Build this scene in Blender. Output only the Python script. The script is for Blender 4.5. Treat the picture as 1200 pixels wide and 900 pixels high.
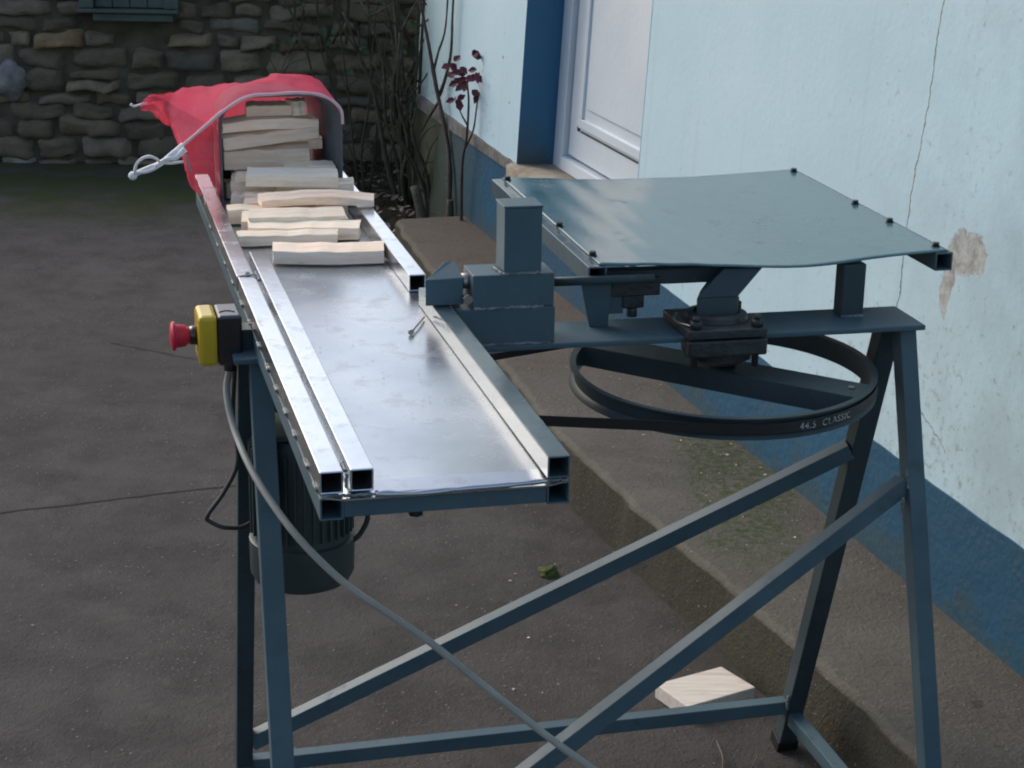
import bpy, bmesh, math, random
from mathutils import Vector, Matrix, noise
R = math.radians
for o in list(bpy.data.objects): bpy.data.objects.remove(o)
SC = bpy.context.scene
COL = SC.collection

# ------------------------------------------------------------ camera, light, exposure
F, PITCH, ROLL = 2189.24, 0.30867, 0.01787
cd = bpy.data.cameras.new('camera'); cam = bpy.data.objects.new('camera', cd); COL.objects.link(cam)
c_, s_ = math.cos(ROLL), math.sin(ROLL)
Rt = Vector((1, 0, 0)); Up = Vector((0, math.sin(PITCH), math.cos(PITCH))); Fw = Vector((0, math.cos(PITCH), -math.sin(PITCH)))
R2 = Rt * c_ + Up * s_; U2 = Up * c_ - Rt * s_
M = Matrix((R2, U2, -Fw)).transposed().to_4x4(); M.translation = Vector((0, 0, 1.6))
cam.matrix_world = M
cd.sensor_width = 36; cd.lens = F / 1200 * 36; cd.clip_end = 500; cd.clip_start = .05
SC.camera = cam

SUN_EL, SUN_AZ = R(35), R(-47)        # azimuth measured from +Y towards +X: the light comes from the left
w = bpy.data.worlds.new("World"); SC.world = w; w.use_nodes = True
nt = w.node_tree; bg = nt.nodes['Background']
sky = nt.nodes.new('ShaderNodeTexSky'); sky.sky_type = 'NISHITA'; sky.sun_disc = False
sky.sun_elevation = SUN_EL; sky.sun_rotation = SUN_AZ; sky.air_density = 1.0; sky.dust_density = 3.5; sky.ozone_density = 1.0
nt.links.new(sky.outputs[0], bg.inputs[0]); bg.inputs[1].default_value = 0.15
sd = bpy.data.lights.new('sun', 'SUN'); sd.energy = 0.5; sd.angle = R(40); sd.color = (1, .995, .985)
sun = bpy.data.objects.new('sun', sd); COL.objects.link(sun)
sdir = Vector((math.sin(SUN_AZ) * math.cos(SUN_EL), math.cos(SUN_AZ) * math.cos(SUN_EL), math.sin(SUN_EL)))
sun.rotation_euler = sdir.to_track_quat('Z', 'Y').to_euler()
SC.view_settings.view_transform = 'Standard'; SC.view_settings.look = 'None'
SC.view_settings.exposure = 0.4; SC.view_settings.gamma = 1
SC.render.engine = 'CYCLES'; SC.cycles.filter_width = 2.0

# ------------------------------------------------------------ materials
def mat(name, base=(.5, .5, .5), rough=.6, metal=0., var=0., vscale=8., base2=None, bump=0., bscale=40., coat=0., spec=.5, detail=6, coord='Object', pos=(.35, .65), rvar=0., bdist=.01):
    m = bpy.data.materials.new(name); m.use_nodes = True
    n = m.node_tree; p = n.nodes['Principled BSDF']
    p.inputs['Base Color'].default_value = (*base, 1); p.inputs['Roughness'].default_value = rough
    p.inputs['Metallic'].default_value = metal; p.inputs['Coat Weight'].default_value = coat
    p.inputs['Specular IOR Level'].default_value = spec
    tc = n.nodes.new('ShaderNodeTexCoord')
    out = tc.outputs[coord]
    if base2 or rvar:
        nz = n.nodes.new('ShaderNodeTexNoise'); nz.inputs['Scale'].default_value = vscale; nz.inputs['Detail'].default_value = detail
        n.links.new(out, nz.inputs['Vector'])
        rp = n.nodes.new('ShaderNodeValToRGB'); rp.color_ramp.elements[0].position = pos[0]; rp.color_ramp.elements[1].position = pos[1]
        rp.color_ramp.elements[0].color = (*base, 1); rp.color_ramp.elements[1].color = (*(base2 or base), 1)
        n.links.new(nz.outputs[0], rp.inputs[0]); n.links.new(rp.outputs[0], p.inputs['Base Color'])
        if rvar:
            mr = n.nodes.new('ShaderNodeMapRange'); mr.inputs[1].default_value = .3; mr.inputs[2].default_value = .7
            mr.inputs[3].default_value = rough - rvar; mr.inputs[4].default_value = rough + rvar
            n.links.new(nz.outputs[0], mr.inputs[0]); n.links.new(mr.outputs[0], p.inputs['Roughness'])
    if bump:
        nb = n.nodes.new('ShaderNodeTexNoise'); nb.inputs['Scale'].default_value = bscale; nb.inputs['Detail'].default_value = 5
        n.links.new(out, nb.inputs['Vector'])
        bp = n.nodes.new('ShaderNodeBump'); bp.inputs['Strength'].default_value = bump; bp.inputs['Distance'].default_value = bdist
        n.links.new(nb.outputs[0], bp.inputs['Height']); n.links.new(bp.outputs[0], p.inputs['Normal'])
    return m

class G:
    """small node-graph helper"""
    def __init__(s, m): s.n = m.node_tree; s.p = s.n.nodes['Principled BSDF']; s.tc = s.n.nodes.new('ShaderNodeTexCoord')
    def node(s, t, **k):
        x = s.n.nodes.new(t)
        for a, b in k.items(): setattr(x, a, b)
        return x
    def link(s, a, b): s.n.links.new(a, b)
    def noise(s, vec, scale, detail=5, rough=.55, dist=0.):
        x = s.node('ShaderNodeTexNoise'); x.inputs['Scale'].default_value = scale; x.inputs['Detail'].default_value = detail
        x.inputs['Roughness'].default_value = rough; x.inputs['Distortion'].default_value = dist; s.link(vec, x.inputs['Vector']); return x.outputs[0]
    def voro(s, vec, scale, feature='F1', out=0):
        x = s.node('ShaderNodeTexVoronoi'); x.feature = feature; x.inputs['Scale'].default_value = scale; s.link(vec, x.inputs['Vector']); return x.outputs[out]
    def ramp(s, f, a, b, ca=(0, 0, 0), cb=(1, 1, 1), interp='LINEAR'):
        x = s.node('ShaderNodeValToRGB'); e = x.color_ramp.elements; e[0].position = a; e[1].position = b
        e[0].color = (*ca, 1); e[1].color = (*cb, 1); x.color_ramp.interpolation = interp; s.link(f, x.inputs[0]); return x.outputs[0]
    def mix(s, f, a, b, mode='MIX'):
        x = s.node('ShaderNodeMix'); x.data_type = 'RGBA'; x.blend_type = mode
        for i, v in ((0, f), (6, a), (7, b)):
            if isinstance(v, (int, float)): x.inputs[i].default_value = v
            elif isinstance(v, tuple): x.inputs[i].default_value = (*v, 1)
            else: s.link(v, x.inputs[i])
        return x.outputs[2]
    def math(s, op, a, b=0., c=None):
        x = s.node('ShaderNodeMath'); x.operation = op
        for i, v in enumerate((a, b) if c is None else (a, b, c)):
            if isinstance(v, (int, float)): x.inputs[i].default_value = v
            else: s.link(v, x.inputs[i])
        return x.outputs[0]
    def sep(s, vec): x = s.node('ShaderNodeSeparateXYZ'); s.link(vec, x.inputs[0]); return x.outputs
    def bump(s, h, strength, dist=.01, prev=None):
        x = s.node('ShaderNodeBump'); x.inputs['Strength'].default_value = strength; x.inputs['Distance'].default_value = dist
        s.link(h, x.inputs['Height'])
        if prev is not None: s.link(prev, x.inputs['Normal'])
        s.link(x.outputs[0], s.p.inputs['Normal']); return x.outputs[0]
    def color(s, c): s.link(c, s.p.inputs['Base Color'])
    def rough(s, c): s.link(c, s.p.inputs['Roughness'])
    def line(s, x, y, x0, y0, x1, y1, wob, width):
        """mask (1 on the line) of a wobbling line through two points; wob = noise output"""
        dx, dy = x1 - x0, y1 - y0; L = math.hypot(dx, dy); nx, ny = -dy / L, dx / L
        d = s.math('ADD', s.math('MULTIPLY', x, nx), s.math('MULTIPLY', y, ny)); d = s.math('SUBTRACT', d, x0 * nx + y0 * ny)
        d = s.math('ADD', d, wob); d = s.math('ABSOLUTE', d)
        t = s.math('ADD', s.math('MULTIPLY', x, dx / L), s.math('MULTIPLY', y, dy / L)); t = s.math('SUBTRACT', t, (x0 * dx + y0 * dy) / L)
        a = s.math('LESS_THAN', d, width); b = s.math('GREATER_THAN', t, 0.); c = s.math('LESS_THAN', t, L)
        return s.math('MULTIPLY', s.math('MULTIPLY', a, b), c)

def paint(name, a, b, rough=.28, spec=.5, chip=.6):
    m = bpy.data.materials.new(name); m.use_nodes = True; g = G(m); v = g.tc.outputs['Object']
    n1 = g.noise(v, 9, 6); n2 = g.noise(v, 70, 4)
    c = g.ramp(n1, .35, .68, a, b)
    grime = g.ramp(g.noise(v, 17, 9, .75), .56, .72)
    c = g.mix(g.math('MULTIPLY', grime, .35), c, (.035, .035, .03))
    chips = g.ramp(g.noise(v, 150, 4, .65), .71, .74)
    c = g.mix(g.math('MULTIPLY', chips, chip), c, (.25, .24, .22))
    dust = g.ramp(g.noise(v, 38, 8, .8), .58, .78); c = g.mix(g.math('MULTIPLY', dust, .28), c, (.20, .21, .20))
    g.color(c)
    r = g.math('MULTIPLY_ADD', n1, .22, rough - .11); r = g.math('ADD', r, g.math('MULTIPLY', grime, .2)); g.rough(r)
    g.p.inputs['Specular IOR Level'].default_value = spec
    g.bump(n2, .12, .002)
    return m
M_PAINT = paint('grey_green_paint', (.064, .112, .138), (.086, .140, .168), .42, .24)
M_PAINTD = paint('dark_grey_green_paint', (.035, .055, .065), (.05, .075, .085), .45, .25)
M_RAIL_LIT = paint('sky_lit_rail_paint', (.66, .70, .73), (.82, .85, .88), .20, .5, .3); M_RAIL_LIT.node_tree.nodes['Principled BSDF'].inputs['Metallic'].default_value = .95  # rail paint turned pale and metallic, standing in for sky glare
M_RAIL = paint('glossy_grey_paint', (.075, .115, .135), (.10, .145, .165), .15, .6)
M_TABLE = paint('smooth_table_paint', (.055, .135, .165), (.068, .155, .185), .17, .7, 0.)
M_GREASE = mat('black_grease', (.018, .023, .025), .4, base2=(.034, .042, .045), vscale=60, bump=.5, bscale=90, bdist=.004)
M_WELD = mat('weld_bead', (.09, .12, .13), .3, base2=(.28, .30, .30), vscale=90, bump=.6, bscale=200, bdist=.002)
M_BLACK = mat('black_rubber', (.012, .013, .014), .5, bump=.1, bscale=120)
M_INK = mat('faded_white_print', (.7, .72, .72), .6, base2=(.14, .15, .15), vscale=180)
M_BOLT = mat('dark_bolt_steel', (.03, .04, .045), .35, metal=.4)
M_BRASS = mat('worn_bare_steel', (.42, .38, .34), .35, metal=.9)
M_YEL = mat('yellow_plastic', (.62, .44, .035), .2, base2=(.55, .38, .03), vscale=14, bump=.05)
M_BLK = mat('black_plastic', (.014, .014, .017), .2, spec=.9, bump=.04, bscale=150)
M_RED = mat('red_plastic', (.55, .018, .06), .36)
M_CABLE = mat('grey_cable', (.26, .27, .24), .5, base2=(.36, .36, .33), vscale=14)
M_CABLED = mat('dark_cable', (.03, .037, .04), .5)
M_MOTOR = mat('motor_paint', (.035, .05, .055), .45, base2=(.05, .068, .07), vscale=12, bump=.15, bscale=60)
M_CORD = mat('white_cord', (.90, .90, .90), .8, bump=.6, bscale=350, bdist=.003)
def steel():
    m = bpy.data.materials.new('sheet_steel'); m.use_nodes = True; g = G(m); v = g.tc.outputs['Object']
    n1 = g.noise(v, 5, 6, .6); n2 = g.noise(v, 22, 7, .65)
    c = g.ramp(n1, .3, .7, (.46, .50, .54), (.64, .67, .70))
    smear = g.ramp(n2, .54, .72); c = g.mix(g.math('MULTIPLY', smear, .4), c, (.30, .30, .30)); g.color(c)
    g.p.inputs['Metallic'].default_value = .93
    g.rough(g.math('ADD', g.math('MULTIPLY_ADD', n1, .16, .17), g.math('MULTIPLY', smear, .12)))
    g.bump(g.noise(v, 3.5, 2), .25, .006); return m
M_STEEL = steel()
def wood(name, a, b, stain=(.33, .17, .08)):
    m = bpy.data.materials.new(name); m.use_nodes = True; g = G(m)
    mp = g.node('ShaderNodeMapping'); mp.inputs['Scale'].default_value = (1.2, 14, 14); g.link(g.tc.outputs['Object'], mp.inputs[0])
    oi = g.node('ShaderNodeObjectInfo'); ad = g.node('ShaderNodeVectorMath'); ad.operation = 'ADD'; g.link(mp.outputs[0], ad.inputs[0])
    cm = g.node('ShaderNodeCombineXYZ'); rr = g.math('MULTIPLY', oi.outputs['Random'], 37.); g.link(rr, cm.inputs[0]); g.link(rr, cm.inputs[1]); g.link(cm.outputs[0], ad.inputs[1])
    v = ad.outputs[0]
    gr = g.noise(v, 9, 5, .6); c = g.ramp(gr, .35, .66, a, b)
    kn = g.ramp(g.noise(v, 2.2, 4, .6), .60, .72); c = g.mix(g.math('MULTIPLY', kn, .4), c, stain)
    fn = g.ramp(g.noise(v, 26, 3), .55, .75); c = g.mix(g.math('MULTIPLY', fn, .25), c, stain)
    hv = g.node('ShaderNodeHueSaturation'); g.link(g.math('MULTIPLY_ADD', oi.outputs['Random'], .25, .92), hv.inputs['Value']); g.link(c, hv.inputs['Color'])
    g.color(hv.outputs[0]); g.p.inputs['Roughness'].default_value = .72; g.bump(gr, .35, .003); return m
M_WOOD = wood('split_pine', (.93, .76, .57), (.97, .88, .73))
M_WOODT = wood('tan_pine', (.88, .66, .49), (.96, .82, .68))
M_PLANK = wood('weathered_offcut', (.68, .60, .52), (.82, .76, .70), (.32, .24, .2))

def stone_mat():
    m = bpy.data.materials.new('rubble_stone'); m.use_nodes = True; g = G(m); v = g.tc.outputs['Object']
    geo = g.node('ShaderNodeNewGeometry'); rnd = geo.outputs['Random Per Island']
    x = g.node('ShaderNodeValToRGB'); e = x.color_ramp.elements; e[0].position = 0; e[0].color = (.14, .13, .115, 1); e[1].position = 1; e[1].color = (.45, .43, .41, 1)
    for p_, c_ in ((.2, (.24, .19, .135)), (.45, (.17, .14, .10)), (.7, (.27, .225, .165)), (.9, (.32, .265, .19)), (.965, (.38, .26, .14)), (.985, (.26, .24, .20))):
        q = e.new(p_); q.color = (*c_, 1)
    g.link(rnd, x.inputs[0])
    n1 = g.noise(v, 14, 8, .7); c = g.mix(g.math('MULTIPLY', g.ramp(n1, .4, .75), .6), x.outputs[0], (.075, .07, .058))
    xs = g.sep(v)[0]; nb = g.noise(v, 2.2, 4)
    right = g.math('MULTIPLY_ADD', xs, .32, .36)
    mossm = g.ramp(g.math('ADD', nb, right), .62, .9)
    c = g.mix(g.math('MULTIPLY', mossm, g.ramp(g.noise(v, 30, 5), .4, .6)), c, (.05, .075, .028))
    g.color(c); g.p.inputs['Roughness'].default_value = .85; g.p.inputs['Specular IOR Level'].default_value = .2
    g.bump(g.noise(v, 40, 8, .7), .8, .012); return m
M_STONE = stone_mat()
M_JOINT = mat('earth_mortar', (.085, .075, .055), 1, base2=(.15, .135, .10), vscale=10, bump=.8, bscale=30, spec=.1)

def wall_mat(name, kind):
    """object coordinates: X runs along the wall towards the camera, Z up (0 at the step)"""
    m = bpy.data.materials.new(name); m.use_nodes = True; g = G(m); v = g.tc.outputs['Object']; xyz = g.sep(v); X, Zc = xyz[0], xyz[2]
    big = g.noise(v, 1.6, 6, .6)
    if kind == 'white':
        c = g.ramp(big, .3, .7, (.40, .59, .68), (.50, .68, .77))
        low = g.node('ShaderNodeMapRange'); low.inputs[1].default_value = .75; low.inputs[2].default_value = .2; g.link(Zc, low.inputs[0])
        nearx = g.node('ShaderNodeMapRange'); nearx.inputs[1].default_value = .9; nearx.inputs[2].default_value = 2.2; g.link(X, nearx.inputs[0])
        farx = g.node('ShaderNodeMapRange'); farx.inputs[1].default_value = -1.9; farx.inputs[2].default_value = -2.7; g.link(X, farx.inputs[0])
        sp = g.noise(v, 46, 6, .75)
        th = g.math('ADD', g.math('ADD', g.math('MULTIPLY', low.outputs[0], .07), g.math('MULTIPLY', nearx.outputs[0], .08)), g.math('MULTIPLY', farx.outputs[0], .09))
        dirt = g.ramp(g.math('ADD', g.math('ADD', sp, th), g.math('MULTIPLY_ADD', g.noise(v, 3.2, 4), .35, -.175)), .63, .74)
        c = g.mix(g.math('MULTIPLY', dirt, .5), c, (.12, .125, .11))
        tiny = g.ramp(g.noise(v, 120, 2, .5), .735, .76); c = g.mix(g.math('MULTIPLY', tiny, .6), c, (.10, .10, .09))
        hole = g.ramp(g.voro(v, 7.), .035, .05, (1, 1, 1), (0, 0, 0)); c = g.mix(g.math('MULTIPLY', hole, g.ramp(big, .5, .52)), c, (.09, .08, .07))
        # grey grime bands where X grows
        gr = g.math('MULTIPLY', nearx.outputs[0], g.ramp(g.noise(v, 5, 7, .65), .42, .7)); c = g.mix(g.math('MULTIPLY', gr, .6), c, (.20, .24, .25))
        # green tinge at the far corner
        c = g.mix(g.math('MULTIPLY', farx.outputs[0], .5), c, (.20, .27, .20))
        # streaks running down
        mp = g.node('ShaderNodeMapping'); mp.inputs['Scale'].default_value = (9, 1, .5); g.link(v, mp.inputs[0])
        st = g.ramp(g.noise(mp.outputs[0], 2.0, 5, .6), .58, .75); c = g.mix(g.math('MULTIPLY', st, .22), c, (.30, .38, .40))
        # crack
        wob = g.math('MULTIPLY_ADD', g.noise(v, 6, 6, .65), .06, -.03)
        cr = g.line(X, Zc, 1.262, .48, 1.312, 1.4, wob, .0022); c = g.mix(g.math('MULTIPLY', cr, .8), c, (.07, .075, .07))
        wob2 = g.math('MULTIPLY_ADD', g.noise(v, 9, 6, .6), .10, -.05)
        cr2 = g.line(X, Zc, 1.33, .36, 1.52, .30, wob2, .002); c = g.mix(g.math('MULTIPLY', cr2, .6), c, (.10, .10, .09))
        # flaked patch
        ex = g.math('DIVIDE', g.math('SUBTRACT', X, 1.50), .075); ez = g.math('DIVIDE', g.math('SUBTRACT', Zc, .665), .050)
        r1 = g.math('ADD', g.math('MULTIPLY', ex, ex), g.math('MULTIPLY', ez, ez))
        ex2 = g.math('DIVIDE', g.math('SUBTRACT', X, 1.44), .028); ez2 = g.math('DIVIDE', g.math('SUBTRACT', Zc, .60), .095)
        r2 = g.math('ADD', g.math('MULTIPLY', ex2, ex2), g.math('MULTIPLY', ez2, ez2))
        pn = g.math('MULTIPLY_ADD', g.noise(v, 16, 6, .7), 2.6, -1.3)
        pm = g.ramp(g.math('ADD', g.math('MINIMUM', r1, r2), pn), .55, .75, (1, 1, 1), (0, 0, 0))
        pc = g.ramp(g.noise(v, 34, 5, .7), .4, .6, (.22, .17, .13), (.46, .46, .43)); c = g.mix(g.math('MULTIPLY', pm, .75), c, pc)
        h = g.math('SUBTRACT', g.math('ADD', g.noise(v, 60, 6, .6), g.math('MULTIPLY', g.noise(v, 14, 3), 1.5)), g.math('MULTIPLY', g.math('ADD', pm, cr), 1.2))
        g.color(c); g.bump(h, .22, .003)
        g.p.inputs['Roughness'].default_value = .62
    else:
        c = g.ramp(big, .3, .7, (.006, .060, .122), (.009, .082, .158)) if kind == 'band' else g.ramp(big, .3, .7, (.010, .105, .215), (.013, .13, .26))
        if kind == 'band':
            farx = g.node('ShaderNodeMapRange'); farx.inputs[1].default_value = -1.6; farx.inputs[2].default_value = -2.4; g.link(X, farx.inputs[0])
            c = g.mix(farx.outputs[0], c, (.075, .085, .05))
            low = g.node('ShaderNodeMapRange'); low.inputs[1].default_value = .10; low.inputs[2].default_value = -.02; g.link(Zc, low.inputs[0])
            ms = g.ramp(g.math('ADD', g.noise(v, 9, 6, .65), g.math('MULTIPLY', low.outputs[0], .28)), .55, .72)
            c = g.mix(g.math('MULTIPLY', ms, .45), c, (.045, .062, .04))
        else:
            low = g.node('ShaderNodeMapRange'); low.inputs[1].default_value = .50; low.inputs[2].default_value = .28; g.link(Zc, low.inputs[0])
            c = g.mix(g.math('MULTIPLY', low.outputs[0], g.ramp(g.noise(v, 7, 6), .35, .6)), c, (.05, .065, .065))
        wear = g.ramp(g.noise(v, 30, 7, .7), .68, .74); c = g.mix(g.math('MULTIPLY', wear, .5), c, (.18, .22, .22))
        g.color(c); g.p.inputs['Roughness'].default_value = .5
        g.bump(g.math('ADD', g.noise(v, 70, 5), g.math('MULTIPLY', g.noise(v, 14, 3), 1.5)), .4, .005)
    return m
M_WALL = wall_mat('pale_blue_white_render', 'white'); M_BAND = wall_mat('blue_band_paint', 'band'); M_REVEAL = wall_mat('blue_reveal_paint', 'reveal')
M_DOOR = mat('white_door_paint', (.58, .66, .72), .35, base2=(.64, .71, .77), vscale=5, bump=.12, bscale=40)
M_DGAP = mat('dark_groove', (.05, .055, .06), .9)
M_SILL = mat('worn_sill_concrete', (.20, .17, .13), .9, base2=(.34, .30, .24), vscale=18, bump=.6, bscale=50)
M_LEDGE = mat('grey_ledge_concrete', (.085, .09, .085), .9, base2=(.15, .155, .145), vscale=18, bump=.6, bscale=50)
M_ROOF = mat('fibre_cement_roof', (.18, .18, .18), .9)

def ground_mat(name, kind):
    m = bpy.data.materials.new(name); m.use_nodes = True; g = G(m); v = g.tc.outputs['Object']; X, Y, Zc = g.sep(v)[0:3]
    big = g.noise(v, .9, 6, .6); med = g.noise(v, 6, 7, .65); fine = g.noise(v, 55, 6, .7)
    if kind == 'yard':
        c = g.ramp(big, .3, .7, (.080, .074, .071), (.112, .104, .100))
        c = g.mix(g.math('MULTIPLY', g.ramp(med, .42, .62), .55), c, (.046, .043, .041))
        c = g.mix(g.math('MULTIPLY', g.ramp(fine, .3, .7), .35), c, (.11, .105, .10))
    elif kind == 'step':
        c = g.ramp(big, .3, .7, (.100, .095, .084), (.150, .142, .128))
        c = g.mix(g.math('MULTIPLY', g.ramp(med, .35, .7), .5), c, (.058, .055, .046))
        c = g.mix(g.math('MULTIPLY', g.ramp(fine, .3, .7), .35), c, (.17, .16, .14))
        red = g.node('ShaderNodeMapRange'); red.inputs[1].default_value = 4.3; red.inputs[2].default_value = 5.0; g.link(Y, red.inputs[0])
        c = g.mix(g.math('MULTIPLY', red.outputs[0], .55), c, (.125, .098, .082))
        # moss near the wall by the middle
        mx = g.math('DIVIDE', g.math('SUBTRACT', X, .50), .14); my = g.math('DIVIDE', g.math('SUBTRACT', Y, 3.85), .55)
        r = g.math('ADD', g.math('MULTIPLY', mx, mx), g.math('MULTIPLY', my, my))
        mm = g.ramp(g.math('ADD', r, g.math('MULTIPLY_ADD', g.noise(v, 12, 6, .7), 3.0, -1.5)), .3, 1.0, (1, 1, 1), (0, 0, 0))
        c = g.mix(g.math('MULTIPLY', g.math('MULTIPLY', mm, g.ramp(g.noise(v, 60, 6, .75), .40, .58)), .8), c, (.045, .068, .022))
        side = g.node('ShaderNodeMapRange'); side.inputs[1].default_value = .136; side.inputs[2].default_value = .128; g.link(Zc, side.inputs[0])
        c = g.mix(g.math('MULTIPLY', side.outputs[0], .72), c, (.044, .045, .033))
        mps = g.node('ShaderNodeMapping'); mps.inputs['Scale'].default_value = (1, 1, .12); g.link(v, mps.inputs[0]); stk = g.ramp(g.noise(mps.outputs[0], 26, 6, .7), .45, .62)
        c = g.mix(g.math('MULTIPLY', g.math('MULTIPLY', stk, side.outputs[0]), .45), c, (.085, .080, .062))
        lipn = g.math('ADD', Zc, g.math('MULTIPLY_ADD', g.noise(v, 22, 5, .7), .012, -.006)); lip = g.math('MULTIPLY', g.math('GREATER_THAN', lipn, .1305), g.math('LESS_THAN', lipn, .1415)); LIP = lip
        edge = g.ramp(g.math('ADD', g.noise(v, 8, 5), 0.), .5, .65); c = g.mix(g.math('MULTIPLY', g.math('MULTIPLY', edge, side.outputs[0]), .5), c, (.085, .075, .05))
    if kind == 'step': c = g.mix(g.math('MULTIPLY', LIP, .38), c, (.18, .17, .14))  # pale line painted along the step's rim as an edge highlight
    # pale flecks of exposed aggregate and sawdust
    f1 = g.ramp(g.voro(v, 34.), .07, .13, (1, 1, 1), (0, 0, 0)); f1 = g.math('MULTIPLY', f1, g.ramp(med, .47, .53))
    f2 = g.ramp(g.voro(v, 75.), .10, .15, (1, 1, 1), (0, 0, 0)); f2 = g.math('MULTIPLY', f2, g.ramp(g.noise(v, 2.4, 4), .48, .56))
    c = g.mix(g.math('MULTIPLY', f1, .55), c, (.30, .29, .28)); c = g.mix(g.math('MULTIPLY', f2, .65), c, (.30, .29, .28))
    spots = g.ramp(g.noise(v, 11, 5, .7), .66, .72); c = g.mix(g.math('MULTIPLY', spots, .45), c, (.022, .021, .019))
    f3 = g.ramp(g.noise(v, 210, 3, .7), .60, .70); c = g.mix(g.math('MULTIPLY', f3, .38), c, (.20, .19, .18))
    f4 = g.ramp(g.noise(v, 130, 3, .7), .62, .72); c = g.mix(g.math('MULTIPLY', f4, .55), c, (.020, .019, .017))
    blot = g.ramp(g.noise(v, 2.1, 8, .72, .6), .54, .66); c = g.mix(g.math('MULTIPLY', blot, .30), c, (.042, .039, .037))
    pale = g.ramp(g.noise(v, 3.3, 8, .72, .4), .57, .70); c = g.mix(g.math('MULTIPLY', pale, .30), c, (.15, .142, .13))
    if kind == 'yard':
        wob = g.math('MULTIPLY_ADD', g.noise(v, 3, 6, .6), .05, -.025)
        l1 = g.line(X, Y, -2.6, 3.40, .45, 4.62, wob, .006); c = g.mix(g.math('MULTIPLY', l1, .75), c, (.018, .017, .015))
        wob2 = g.math('MULTIPLY_ADD', g.noise(v, 5, 6, .6), .12, -.06)
        l2 = g.line(X, Y, -1.2, 5.35, -.45, 4.95, wob2, .010); c = g.mix(g.math('MULTIPLY', l2, .45), c, (.02, .02, .018))
        mo = g.node('ShaderNodeMapRange'); mo.inputs[1].default_value = 6.8; mo.inputs[2].default_value = 7.3; g.link(Y, mo.inputs[0])
        mm = g.math('MULTIPLY', mo.outputs[0], g.ramp(g.noise(v, 5, 6), .3, .55)); c = g.mix(g.math('MULTIPLY', mm, .85), c, (.060, .078, .030))
        # browner and darker towards the step
        dx = g.math('SUBTRACT', X, g.math('MULTIPLY_ADD', Y, -.322, 1.50)); band = g.node('ShaderNodeMapRange'); band.inputs[1].default_value = -.22; band.inputs[2].default_value = 0.; g.link(dx, band.inputs[0])
        c = g.mix(g.math('MULTIPLY', band.outputs[0], g.math('MULTIPLY_ADD', med, .4, .0)), c, (.052, .050, .040))
        right = g.node('ShaderNodeMapRange'); right.inputs[1].default_value = -.7; right.inputs[2].default_value = .4; g.link(X, right.inputs[0])
        c = g.mix(g.math('MULTIPLY', right.outputs[0], .2), c, (.064, .062, .055))
    g.color(c); g.rough(g.math('MULTIPLY_ADD', med, .2, .78)); g.p.inputs['Specular IOR Level'].default_value = .06
    h = g.math('ADD', g.math('ADD', g.math('MULTIPLY', fine, 1.4), g.math('MULTIPLY', med, 2.)), g.math('ADD', g.math('MULTIPLY', f1, .6), g.math('MULTIPLY', g.noise(v, 170, 3), .8))); g.bump(h, .8, .005)
    return m
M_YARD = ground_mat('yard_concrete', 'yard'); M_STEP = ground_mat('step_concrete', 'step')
M_SOIL = mat('dark_soil', (.014, .012, .009), 1, base2=(.04, .035, .024), vscale=14, bump=1, bscale=30, bdist=.03, spec=.15)
M_CANE = mat('cane_bark', (.045, .028, .022), .7, base2=(.08, .052, .04), vscale=20, bump=.5, bscale=80)
M_CANEG = mat('greenish_cane_bark', (.035, .038, .022), .8, base2=(.065, .06, .04), vscale=20, bump=.5, bscale=80)
def leafm(name, a, b, tr=.25):
    m = bpy.data.materials.new(name); m.use_nodes = True; g = G(m); geo = g.node('ShaderNodeNewGeometry')
    g.color(g.ramp(geo.outputs['Random Per Island'], 0, 1, a, b)); g.p.inputs['Roughness'].default_value = .5
    return m
M_IVY = leafm('ivy_leaf', (.018, .035, .012), (.05, .095, .03)); M_REDLEAF = leafm('dark_red_leaf', (.07, .008, .016), (.16, .02, .035))
M_LITTER = leafm('leaf_litter', (.035, .025, .015), (.16, .14, .11)); M_CHIP = leafm('pale_chips', (.30, .25, .18), (.62, .56, .46))
M_MOSS = mat('moss_clump', (.05, .07, .012), 1, base2=(.10, .13, .03), vscale=60, bump=1, bscale=90)
M_GREENW = mat('faded_green_wood', (.055, .085, .070), .6, base2=(.085, .12, .10), vscale=12, bump=.3, bscale=40)
M_DARK = mat('dark_recess', (.010, .010, .009), 1)

def net_mat():
    m = bpy.data.materials.new('red_net'); m.use_nodes = True; n = m.node_tree; g = G(m)
    p = g.p; uv = g.tc.outputs['UV']; s = g.sep(uv)
    g.color(g.ramp(g.noise(g.tc.outputs['Object'], 12, 4), .35, .65, (.90, .11, .20), (.95, .19, .28)))
    p.inputs['Roughness'].default_value = .9; p.inputs['Specular IOR Level'].default_value = .12
    tl = n.nodes.new('ShaderNodeBsdfTranslucent'); tl.inputs[0].default_value = (.85, .10, .16, 1)
    mx = n.nodes.new('ShaderNodeMixShader'); mx.inputs[0].default_value = .45; n.links.new(p.outputs[0], mx.inputs[1]); n.links.new(tl.outputs[0], mx.inputs[2])
    tp = n.nodes.new('ShaderNodeBsdfTransparent'); m2 = n.nodes.new('ShaderNodeMixShader')
    # woven mesh: alternate holes in both directions
    a = g.math('PINGPONG', g.math('MULTIPLY', s[0], 420.), 1.); b = g.math('PINGPONG', g.math('MULTIPLY', s[1], 300.), 1.)
    hole = g.math('MULTIPLY', g.math('GREATER_THAN', a, .44), g.math('GREATER_THAN', b, .44))
    n.links.new(hole, m2.inputs[0]); n.links.new(mx.outputs[0], m2.inputs[1]); n.links.new(tp.outputs[0], m2.inputs[2])
    n.links.new(m2.outputs[0], n.nodes['Material Output'].inputs[0]); return m
M_NET = net_mat()

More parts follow.
